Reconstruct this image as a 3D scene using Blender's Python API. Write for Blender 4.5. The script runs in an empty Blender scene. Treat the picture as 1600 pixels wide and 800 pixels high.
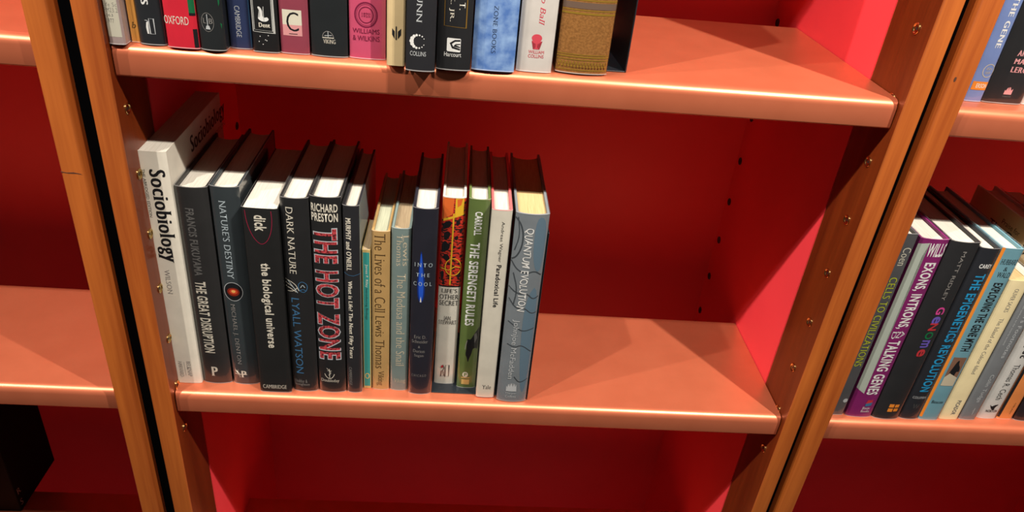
import bpy, bmesh, math, random
from mathutils import Matrix, Vector
C = bpy.context.scene.collection
SC = bpy.context.scene
random.seed(7)

# ------------------------------------------------------------------ camera
cam = bpy.data.cameras.new('camera')
cam.sensor_fit = 'HORIZONTAL'
cam.sensor_width = 36.0
cam.lens = 36.0 * 1168.9 / 1600.0
cam.clip_start = 0.02
camo = bpy.data.objects.new('camera', cam)
camo.location = (0.2958, -0.6419, 0.5854)
camo.rotation_euler = (1.030662, -0.091377, -0.040061)
C.objects.link(camo)
SC.camera = camo

# ------------------------------------------------------------------ world, lights, exposure
SC.view_settings.view_transform = 'Standard'
SC.view_settings.look = 'None'
SC.view_settings.exposure = 0.0
SC.view_settings.gamma = 1.0
SC.view_settings.use_curve_mapping = False
w = bpy.data.worlds.new('world')
SC.world = w
w.use_nodes = True
w.node_tree.nodes['Background'].inputs[0].default_value = (1.0, 0.90, 0.80, 1)
w.node_tree.nodes['Background'].inputs[1].default_value = 0.045

def spot(name, loc, aim, power, size, angle, radius, col=(1.0, 0.93, 0.84)):
    l = bpy.data.lights.new(name, 'SPOT')
    l.energy = power
    l.spot_size = math.radians(angle)
    l.spot_blend = size
    l.shadow_soft_size = radius
    l.color = col
    o = bpy.data.objects.new(name, l)
    o.location = loc
    o.rotation_euler = (Vector(aim) - Vector(loc)).to_track_quat('-Z', 'Y').to_euler()
    C.objects.link(o)
    return o
# ceiling track spots above and in front of the bookcases
spot('track_spot', (1.12, -0.68, 1.68), (0.70, 0.02, 0.10), 210, 0.7, 60, 0.014)
spot('track_spot', (0.30, -0.72, 1.68), (0.42, 0.05, 0.10), 55, 0.8, 76, 0.016)
spot('track_spot', (-0.47, -0.68, 1.68), (0.40, 0.05, 0.10), 103, 0.8, 70, 0.014)
spot('track_spot', (-1.25, -0.68, 1.68), (0.50, 0.05, 0.15), 125, 0.8, 70, 0.016)
# ------------------------------------------------------------------ dimensions (metres)
W = 0.696            # clear width between the posts of the middle bookcase
H = 0.3872           # shelf pitch (six socket holes)
BACK = 0.3346        # face of the back panel
POST_IN = 0.0635     # where the wooden posts end and the red panels begin
TILT = 0.0021

# ------------------------------------------------------------------ materials
MATS = {}
def principled(name, color, rough=0.5, metal=0.0, coat=0.0, spec=0.5):
    m = bpy.data.materials.new(name)
    m.use_nodes = True
    b = m.node_tree.nodes['Principled BSDF']
    b.inputs['Base Color'].default_value = (*color, 1)
    b.inputs['Roughness'].default_value = rough
    b.inputs['Metallic'].default_value = metal
    b.inputs['Coat Weight'].default_value = coat
    b.inputs['Coat Roughness'].default_value = 0.08
    b.inputs['Specular IOR Level'].default_value = spec
    return m
def noise_color(m, c1, c2, scale, detail=4, stretch=(1, 1, 1), lo=0.35, hi=0.65, bump=0.0, rough=None):
    nt = m.node_tree
    b = nt.nodes['Principled BSDF']
    tc = nt.nodes.new('ShaderNodeTexCoord')
    mp = nt.nodes.new('ShaderNodeMapping')
    mp.inputs['Scale'].default_value = stretch
    n = nt.nodes.new('ShaderNodeTexNoise')
    n.inputs['Scale'].default_value = scale
    n.inputs['Detail'].default_value = detail
    r = nt.nodes.new('ShaderNodeValToRGB')
    r.color_ramp.elements[0].position = lo
    r.color_ramp.elements[1].position = hi
    r.color_ramp.elements[0].color = (*c1, 1)
    r.color_ramp.elements[1].color = (*c2, 1)
    nt.links.new(tc.outputs['Object'], mp.inputs[0])
    nt.links.new(mp.outputs[0], n.inputs['Vector'])
    nt.links.new(n.outputs[0], r.inputs[0])
    nt.links.new(r.outputs[0], b.inputs['Base Color'])
    if bump:
        bp = nt.nodes.new('ShaderNodeBump')
        bp.inputs['Strength'].default_value = bump
        bp.inputs['Distance'].default_value = 0.001
        nt.links.new(n.outputs[0], bp.inputs['Height'])
        nt.links.new(bp.outputs[0], b.inputs['Normal'])
    return m

wood = principled('cherry_wood', (0.4, 0.12, 0.03), 0.42, coat=0.06)
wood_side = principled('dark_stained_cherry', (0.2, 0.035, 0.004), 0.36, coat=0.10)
def wood_nodes(m, c0, c1):
    nt = m.node_tree
    b = nt.nodes['Principled BSDF']
    tc = nt.nodes.new('ShaderNodeTexCoord')
    mp = nt.nodes.new('ShaderNodeMapping'); mp.inputs['Scale'].default_value = (1, 1, 0.07)
    n1 = nt.nodes.new('ShaderNodeTexNoise'); n1.inputs['Scale'].default_value = 45; n1.inputs['Detail'].default_value = 5; n1.inputs['Distortion'].default_value = 0.6
    mp2 = nt.nodes.new('ShaderNodeMapping'); mp2.inputs['Scale'].default_value = (1, 1, 0.03)
    n2 = nt.nodes.new('ShaderNodeTexNoise'); n2.inputs['Scale'].default_value = 420; n2.inputs['Detail'].default_value = 3
    mx = nt.nodes.new('ShaderNodeMath'); mx.operation = 'MULTIPLY_ADD'; mx.inputs[1].default_value = 0.35
    r = nt.nodes.new('ShaderNodeValToRGB')
    e = r.color_ramp.elements
    e[0].position = 0.45; e[0].color = (*c0, 1)
    e[1].position = 0.95; e[1].color = (*c1, 1)
    nt.links.new(tc.outputs['Object'], mp.inputs[0]); nt.links.new(tc.outputs['Object'], mp2.inputs[0])
    nt.links.new(mp.outputs[0], n1.inputs['Vector']); nt.links.new(mp2.outputs[0], n2.inputs['Vector'])
    nt.links.new(n2.outputs[0], mx.inputs[0]); nt.links.new(n1.outputs[0], mx.inputs[2])
    nt.links.new(mx.outputs[0], r.inputs[0]); nt.links.new(r.outputs[0], b.inputs['Base Color'])
wood_nodes(wood, (0.25, 0.052, 0.008), (0.43, 0.112, 0.018))
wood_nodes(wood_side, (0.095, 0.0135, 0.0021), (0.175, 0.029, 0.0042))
red = principled('red_lacquer', (0.80, 0.050, 0.062), 0.45, spec=0.4)
noise_color(red, (0.78, 0.048, 0.060), (0.82, 0.052, 0.064), 9, 3)
copper = principled('copper_painted_steel', (0.66, 0.175, 0.083), 0.36, metal=0.6)
noise_color(copper, (0.64, 0.167, 0.079), (0.68, 0.183, 0.088), 26, 5)
brass = principled('brass', (0.62, 0.42, 0.16), 0.22, metal=1.0)
darkhole = principled('socket_hole', (0.015, 0.010, 0.008), 0.6)
blacksteel = principled('black_steel', (0.010, 0.013, 0.017), 0.35)
gapmat = principled('dark_backing', (0.004, 0.004, 0.005), 0.9, spec=0.0)
floorm = principled('dark_carpet', (0.03, 0.025, 0.022), 0.95, spec=0.1)
noise_color(floorm, (0.022, 0.018, 0.016), (0.04, 0.033, 0.03), 300, 3)
scarm = principled('wood_scar', (0.06, 0.017, 0.006), 0.7)

def page_mat(name, a, b_):
    a = tuple(0.66 * v for v in a); b_ = tuple(0.66 * v for v in b_)
    m = principled(name, a, 0.8, spec=0.1)
    return noise_color(m, b_, a, 60, 3, (22, 0.6, 22), 0.3, 0.6)
PG = 0.78   # printed and paper colours are scaled together
MATS['page'] = page_mat('page_edges', (0.80, 0.75, 0.65), (0.68, 0.62, 0.52))
MATS['yellowpage'] = page_mat('yellowed_page_edges', (0.78, 0.55, 0.27), (0.66, 0.44, 0.20))
MATS['tanpage'] = page_mat('browned_page_edges', (0.72, 0.55, 0.34), (0.55, 0.40, 0.24))
MATS['greenpage'] = page_mat('pale_green_page_edges', (0.62, 0.64, 0.46), (0.48, 0.50, 0.36))
PAL = dict(white=(.86, .85, .82), cream=(.78, .72, .60), ink=(.012, .012, .014), grey=(.30, .28, .26), dimgrey=(.15, .145, .14), paleblue=(.48, .56, .60),
  palegrey=(.55, .57, .58), galaxyred=(.62, .06, .02), flame=(.9, .45, .12), oval=(.40, .015, .06), midblue=(.055, .17, .33), hotred=(.55, .035, .045), bloodred=(.5, .04, .05), flameglow=(.008, .03, .20), galaxydark=(.25, .02, .008), filmwhite=(.60, .62, .66), teal=(.04, .30, .27),
  mustard=(.62, .44, .14), brown=(.10, .055, .02), sand=(.60, .52, .38), flameblue=(.02, .10, .62), artred=(.70, .045, .025), artorange=(.80, .16, .03), artyellow=(.85, .50, .03),
  olive=(.15, .26, .055), bluegrey=(.13, .20, .26), branch=(.055, .065, .075), labelcream=(.74, .70, .56), green=(.008, .16, .055), silver=(.55, .55, .52), blush=(.74, .33, .33),
  maroon=(.20, .012, .05), gold=(.55, .30, .05), slate=(.03, .05, .11), rosered=(.66, .07, .10), gilt=(.62, .37, .05), darkleather=(.16, .10, .07), lime=(.55, .60, .02), mint=(.48, .53, .46),
  magenta=(.68, .06, .30), violet=(.15, .10, .48), orange=(.85, .27, .03), cyan=(.02, .32, .62), picturebrown=(.24, .12, .075))
def pal(name):
    if name not in MATS:
        metal = name in ('gilt', 'gold')
        MATS[name] = principled('print_' + name, tuple(PG * v for v in PAL[name]), 0.35 if metal else 0.5, metal=0.6 if metal else 0.0, spec=0.3)
        if name == 'artred': noise_color(MATS[name], (.012, .010, .010), (.50, .032, .016), 210, 5, (1, 1, 2.2), lo=0.44, hi=0.50)
        if name == 'bloodred': noise_color(MATS[name], (.06, .010, .012), (.55, .06, .07), 420, 5, lo=0.36, hi=0.60)
    return MATS[name]

sleeve_m = bpy.data.materials.new('clear_film')
sleeve_m.use_nodes = True
nt = sleeve_m.node_tree
for n in list(nt.nodes):
    if n.type == 'BSDF_PRINCIPLED': nt.nodes.remove(n)
om = nt.nodes['Material Output']
tr = nt.nodes.new('ShaderNodeBsdfTransparent'); tr.inputs[0].default_value = (0.97, 0.97, 0.97, 1)
gl = nt.nodes.new('ShaderNodeBsdfGlossy'); gl.inputs['Roughness'].default_value = 0.10
lw = nt.nodes.new('ShaderNodeLayerWeight'); lw.inputs[0].default_value = 0.5
pw5 = nt.nodes.new('ShaderNodeMath'); pw5.operation = 'POWER'; pw5.inputs[1].default_value = 4.0
fr = nt.nodes.new('ShaderNodeMath'); fr.operation = 'MULTIPLY_ADD'; fr.inputs[1].default_value = 0.75; fr.inputs[2].default_value = 0.055
nt.links.new(lw.outputs['Facing'], pw5.inputs[0]); nt.links.new(pw5.outputs[0], fr.inputs[0])
tcn = nt.nodes.new('ShaderNodeTexCoord')
nz = nt.nodes.new('ShaderNodeTexNoise'); nz.inputs['Scale'].default_value = 30; nz.inputs['Detail'].default_value = 2
bmp = nt.nodes.new('ShaderNodeBump'); bmp.inputs['Strength'].default_value = 0.25; bmp.inputs['Distance'].default_value = 0.002
nt.links.new(tcn.outputs['Object'], nz.inputs['Vector']); nt.links.new(nz.outputs[0], bmp.inputs['Height'])
nt.links.new(bmp.outputs[0], gl.inputs['Normal']); nt.links.new(bmp.outputs[0], lw.inputs['Normal'])
ms = nt.nodes.new('ShaderNodeMixShader')
nt.links.new(fr.outputs[0], ms.inputs[0]); nt.links.new(tr.outputs[0], ms.inputs[1]); nt.links.new(gl.outputs[0], ms.inputs[2])
nt.links.new(ms.outputs[0], om.inputs[0])

film_edge_highlight = bpy.data.materials.new('clear_film_edge_highlight')  # whitish colour paints the bright highlight along the film's top and bottom rims
film_edge_highlight.use_nodes = True
nt = film_edge_highlight.node_tree
nt.nodes.remove(nt.nodes['Principled BSDF'])
tr = nt.nodes.new('ShaderNodeBsdfTransparent')
gl = nt.nodes.new('ShaderNodeBsdfPrincipled'); gl.inputs['Base Color'].default_value = (0.75, 0.72, 0.70, 1); gl.inputs['Roughness'].default_value = 0.2; gl.inputs['Specular IOR Level'].default_value = 0.8
ms = nt.nodes.new('ShaderNodeMixShader'); ms.inputs[0].default_value = 0.38
nt.links.new(tr.outputs[0], ms.inputs[1]); nt.links.new(gl.outputs[0], ms.inputs[2]); nt.links.new(ms.outputs[0], nt.nodes['Material Output'].inputs[0])

# ------------------------------------------------------------------ helpers
def obj(name, bm, mats, parent=None, smooth=False):
    me = bpy.data.meshes.new(name)
    bmesh.ops.recalc_face_normals(bm, faces=bm.faces) if smooth != 'keep' else None
    bm.to_mesh(me); bm.free()
    for m in (mats if isinstance(mats, (list, tuple)) else [mats]): me.materials.append(m)
    if smooth is True:
        me.shade_smooth()
        me.set_sharp_from_angle(angle=math.radians(35))
    o = bpy.data.objects.new(name, me); C.objects.link(o)
    if parent: o.parent = parent
    return o
def thing(name, label, cat, loc=(0, 0, 0), group=None, rz=0.0):
    o = bpy.data.objects.new(name, None); C.objects.link(o)
    o.location = loc; o.rotation_euler = (0, 0, rz)
    o.empty_display_size = 0.02
    o['label'] = label; o['category'] = cat
    if group: o['group'] = group
    return o
def add_box(bm, x0, x1, y0, y1, z0, z1, mi=0, bev=0.0, seg=2):
    vs = [bm.verts.new((x, y, z)) for x in (x0, x1) for y in (y0, y1) for z in (z0, z1)]
    q = [(0, 1, 3, 2), (4, 6, 7, 5), (0, 4, 5, 1), (2, 3, 7, 6), (0, 2, 6, 4), (1, 5, 7, 3)]
    fs = [bm.faces.new([vs[i] for i in f]) for f in q]
    for f in fs: f.material_index = mi
    if bev:
        es = list({e for f in fs for e in f.edges})
        bmesh.ops.bevel(bm, geom=es, offset=bev, segments=seg, affect='EDGES', profile=0.5)
def add_prism(bm, prof, axis, a, b, mi=0):
    # closed profile swept along an axis: 'x' -> prof is (y,z); 'z' -> prof is (x,y)
    def P(p, t): return (t, p[0], p[1]) if axis == 'x' else (p[0], p[1], t)
    A = [bm.verts.new(P(p, a)) for p in prof]; B = [bm.verts.new(P(p, b)) for p in prof]
    n = len(prof)
    for i in range(n):
        f = bm.faces.new((A[i], A[(i + 1) % n], B[(i + 1) % n], B[i])); f.material_index = mi
    for cap in (list(reversed(A)), B):
        f = bm.faces.new(cap); f.material_index = mi
    return A, B
def child_copy(o, parent):
    c = o.copy(); C.objects.link(c); c.parent = parent
    return c

# ------------------------------------------------------------------ floor
bm = bmesh.new(); add_box(bm, -1.6, 2.2, -2.2, 0.6, -0.88, -0.86)
f = obj('floor', bm, floorm); f['kind'] = 'structure'

# ------------------------------------------------------------------ bookcases
def socket_mesh():
    bm = bmesh.new()
    n = 16
    def ring(r, x): return [bm.verts.new((x, r * math.cos(2 * math.pi * i / n), r * math.sin(2 * math.pi * i / n))) for i in range(n)]
    rs = [ring(0.0054, -0.0002), ring(0.0053, 0.0009), ring(0.0049, 0.0012), ring(0.0043, 0.0010), ring(0.0035, 0.0003), ring(0.0016, 0.0002)]
    for k, (a, b) in enumerate(zip(rs, rs[1:])):
        for i in range(n):
            f = bm.faces.new((a[i], a[(i + 1) % n], b[(i + 1) % n], b[i]))
            if k == 4: f.material_index = 0
    f = bm.faces.new(rs[-1]); f.material_index = 1
    return bm
_so = obj('socket', socket_mesh(), [brass, darkhole], smooth=True)
SOCKET = _so.data
bpy.data.objects.remove(_so)
_so = obj('socket', socket_mesh(), [blacksteel, darkhole], smooth=True)
SOCKET_DARK = _so.data
bpy.data.objects.remove(_so)
def add_sockets(parent, x, y, zs, side, mesh):
    for z in zs:
        o = bpy.data.objects.new('socket', mesh); C.objects.link(o); o.parent = parent
        o.location = (x, y, z)
        if side < 0: o.rotation_euler = (0, 0, math.pi)
def post(parent, x0, x1, yf, inner=1):
    bm = bmesh.new(); add_box(bm, x0, x1, yf, POST_IN, -0.86, 1.14, bev=0.0022, seg=3)
    bm.normal_update()
    for f in bm.faces:
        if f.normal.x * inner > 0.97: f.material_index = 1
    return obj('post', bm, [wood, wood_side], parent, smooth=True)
def shelf(parent, x0, x1, depth, z, lip=0.0, tilt=0.0):
    r = 0.0085; t = 0.0275
    prof = [(lip + depth, 0.0)]
    for i in range(7):
        a = math.radians(90 + 15 * i)
        prof.append((lip + r + r * math.cos(a), -r + r * math.sin(a)))
    for i in range(4):
        a = math.radians(180 + 30 * i)
        prof.append((lip + 0.002 + 0.002 * math.cos(a), -t + 0.002 + 0.002 * math.sin(a)))
    prof += [(lip + 0.016, -t), (lip + 0.016, -t + 0.0016), (lip + 0.0022, -t + 0.0016), (lip + 0.0022, -0.0092), (lip + 0.0090, -0.0016)]
    prof += [(lip + depth - 0.0016, -0.0016), (lip + depth - 0.0016, -0.014), (lip + depth, -0.014)]
    bm = bmesh.new(); A, B = add_prism(bm, prof, 'x', x0, x1)
    # closed, softly rounded ends of the folded lip
    for e, s in ((x0, 1), (x1, -1)):
        add_box(bm, min(e, e + s * 0.002), max(e, e + s * 0.002), lip + 0.001, lip + 0.016, -t + 0.0004, -0.004)
    for v in bm.verts:
        # the lip corners are eased inward
        d = min(v.co.x - x0, x1 - v.co.x)
        if v.co.y < lip + 0.0018 and d < 0.001: v.co.x += 0.0007 if v.co.x < (x0 + x1) / 2 else -0.0007
    bmesh.ops.remove_doubles(bm, verts=bm.verts, dist=1e-6)
    o = obj('shelf', bm, copper, parent, smooth=True)
    o.location = (0, 0, z - tilt)
    if tilt: o.rotation_euler = (0, -math.atan2(2 * tilt, x1 - x0), 0)
    return o
def bookcase(name_label, x0, x1, pw, yf, lip, shelves, sockets):
    # x0,x1: inner faces; pw: (left, right) post widths
    root = thing('bookcase', name_label, 'bookcase', (x0, 0, -0.86), 'wooden bookcases with red panels standing side by side')
    def loc(o):
        o.location = (o.location[0] - x0, o.location[1], o.location[2] + 0.86); return o
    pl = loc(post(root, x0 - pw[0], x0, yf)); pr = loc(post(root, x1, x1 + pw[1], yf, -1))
    add_sockets(pl, x0, 0.0125 + yf + 0.0085, [k * 0.0645 + 0.0015 for k in range(-1, 10)] if sockets else [], 1, SOCKET)
    add_sockets(pr, x1, 0.0165 + yf + 0.0085, [k * 0.0645 - 0.0010 for k in range(-1, 10)] if sockets else [], -1, SOCKET)
    for a, b, s in ((x0 - pw[0] + 0.004, x0, 1), (x1, x1 + pw[1] - 0.004, -1)):
        bm = bmesh.new(); add_box(bm, a, b, POST_IN + 0.0006, BACK + 0.012, -0.86, 1.14)
        sp = loc(obj('side_panel', bm, red, root))
        add_sockets(sp, x0 if s > 0 else x1, 0.3205, [k * 0.0645 - 0.0065 for k in range(-4, 10)], s, SOCKET_DARK)
    bm = bmesh.new(); add_box(bm, x0, x1, BACK, BACK + 0.012, -0.86, 1.14)
    loc(obj('back_panel', bm, red, root))
    for z, d, tl in shelves:
        loc(shelf(root, x0 + 0.0009, x1 - 0.0009, d, z, lip, tl))
    bm = bmesh.new(); add_box(bm, x0 - pw[0], x1 + pw[1], yf, BACK + 0.012, 1.1404, 1.165, bev=0.002)
    loc(obj('top_board', bm, wood, root, smooth=True))
    bm = bmesh.new(); add_box(bm, x0 + 0.0002, x1 - 0.0002, 0.01, BACK - 0.0004, -0.8598, -0.79)
    loc(obj('plinth', bm, red, root))
    return root
ROWS = [(2 * H, 0.19, 0), (0.0, 0.1886, 0), (-H, 0.19, 0)]
MIDC = bookcase('middle bookcase, the one seen whole, with red panels and two rows of books', 0.0, W, (0.0212, 0.0190), -0.0085, 0.0, ROWS + [(H, 0.2586, TILT)], True)
LEFTC = bookcase('left bookcase with a bare copper-coloured shelf, cut by the left margin', -0.0595 - W, -0.0595, (0.020, 0.0205), -0.0085, 0.0, ROWS + [(H, 0.2586, 0)], False)
RIGHTC = bookcase('right bookcase, cut by the right margin, its books next to the post', 0.7490, 0.7490 + W, (0.0205, 0.020), -0.0085, -0.003, ROWS + [(H, 0.2586, 0)], False)
# black strips that close the gaps between the bookcases, set back behind the posts
for a, b_ in ((-0.0388, -0.0214), (0.7152, 0.7283)):
    bm = bmesh.new(); add_box(bm, a, b_, 0.0085, 0.05, -0.86, 1.139)
    o = obj('spacer', bm, gapmat, MIDC); o.location = (0, 0, 0.86)
# the side bookcases' end posts: knot and open joint
def scar(parent, name, pts, y):
    bm = bmesh.new()
    f = bm.faces.new([bm.verts.new((p[0], y, p[1])) for p in pts])
    r = bmesh.ops.extrude_face_region(bm, geom=[f])
    for v in r['geom']:
        if isinstance(v, bmesh.types.BMVert): v.co.y += 0.0006
    return obj(name, bm, scarm, parent)
px = [o for o in LEFTC.children if o.name.startswith('post')][1]
scar(px, 'joint_crack', [(-0.0592, .2676), (-0.054, .2668), (-0.048, .2674), (-0.0425, .2664), (-0.0408, .2655), (-0.046, .2660), (-0.053, .2658), (-0.0592, .2666)], -0.0086)
px = [o for o in RIGHTC.children if o.name.startswith('post')][0]
scar(px, 'knot', [(0.7322 + 0.0012 * math.cos(a * .7854), 0.4150 + 0.0024 * math.sin(a * .7854)) for a in range(8)], -0.0086)

# ------------------------------------------------------------------ lettering
STY = dict(sans=(0.0, 0, 0, 1), bold=(0.026, 0, 0, 1), serif=(-0.014, 1, 0, 1.04), serifb=(-0.004, 1, 0, 1.12), ital=(-0.012, 1, 0.25, 1.04), mono=(-0.012, 1, 0, 1.15), outline=(0.046, 0, 0, 1), hand=(0.004, 0, 0.1, 1))
SPREAD = dict(serif=(-0.014, 0.014), ital=(-0.014, 0.014), serifb=(-0.045, -0.015, 0.015, 0.045))   # thick uprights, thin bars
GLYPH = {}
def build_glyphs(wanted):
    tmp = []
    for key in wanted:
        s, st = key
        cu = bpy.data.curves.new('t', 'FONT')
        cu.body = s; cu.resolution_u = 3; cu.offset = STY[st][0]; cu.space_character = STY[st][3]
        if st == 'outline' or st == 'bold': cu.space_character = 1.10
        o = bpy.data.objects.new('t', cu); C.objects.link(o)
        tmp.append((key, o, cu))
    dg = bpy.context.evaluated_depsgraph_get()
    for key, o, cu in tmp:
        me = bpy.data.meshes.new_from_object(o.evaluated_get(dg))
        bm = bmesh.new(); bm.from_mesh(me)
        off, serif, shear, _ = STY[key[1]]
        add = []
        if serif:
            zs = (0.0, 0.682, 0.449, -0.23)
            for e in list(bm.edges):
                if len(e.link_faces) != 1: continue
                a, b = e.verts[0].co, e.verts[1].co
                if abs(a.y - b.y) > 2e-3: continue
                L = abs(a.x - b.x)
                if L < 0.05 or L > 0.17: continue
                for zz in zs:
                    if abs(a.y - zz) < 0.02 + abs(off):
                        up = e.link_faces[0].calc_center_median().y > a.y
                        add.append((min(a.x, b.x) - 0.055, max(a.x, b.x) + 0.055, a.y, 0.042 if up else -0.042)); break
            for x0, x1, y, h in add:
                vs = [bm.verts.new(p) for p in ((x0, y, 0), (x1, y, 0), (x1 - 0.03, y + h, 0), (x0 + 0.03, y + h, 0))]
                bm.faces.new(vs)
        sp = SPREAD.get(key[1])
        if sp:
            src = bm.copy(); src_me = bpy.data.meshes.new('c'); src.to_mesh(src_me); src.free(); bm.clear()
            kk = 0
            for dx in sp:
                n0 = len(bm.verts); bm.from_mesh(src_me); bm.verts.ensure_lookup_table()
                kk += 1
                for v in bm.verts[n0:]: v.co.x += dx; v.co.z = kk
            bpy.data.meshes.remove(src_me)
        if shear:
            for v in bm.verts: v.co.x += shear * v.co.y
        if key[1] == 'hand':
            for v in bm.verts:
                v.co.y += 0.05 * math.sin(v.co.x * 4.1) + 0.025 * math.sin(v.co.x * 9.7)
                v.co.x += 0.04 * math.sin(v.co.x * 7.3 + v.co.y * 3)
        m2 = bpy.data.meshes.new('g'); bm.to_mesh(m2); bm.free()
        GLYPH[key] = m2
        bpy.data.objects.remove(o); bpy.data.curves.remove(cu); bpy.data.meshes.remove(me)

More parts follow.
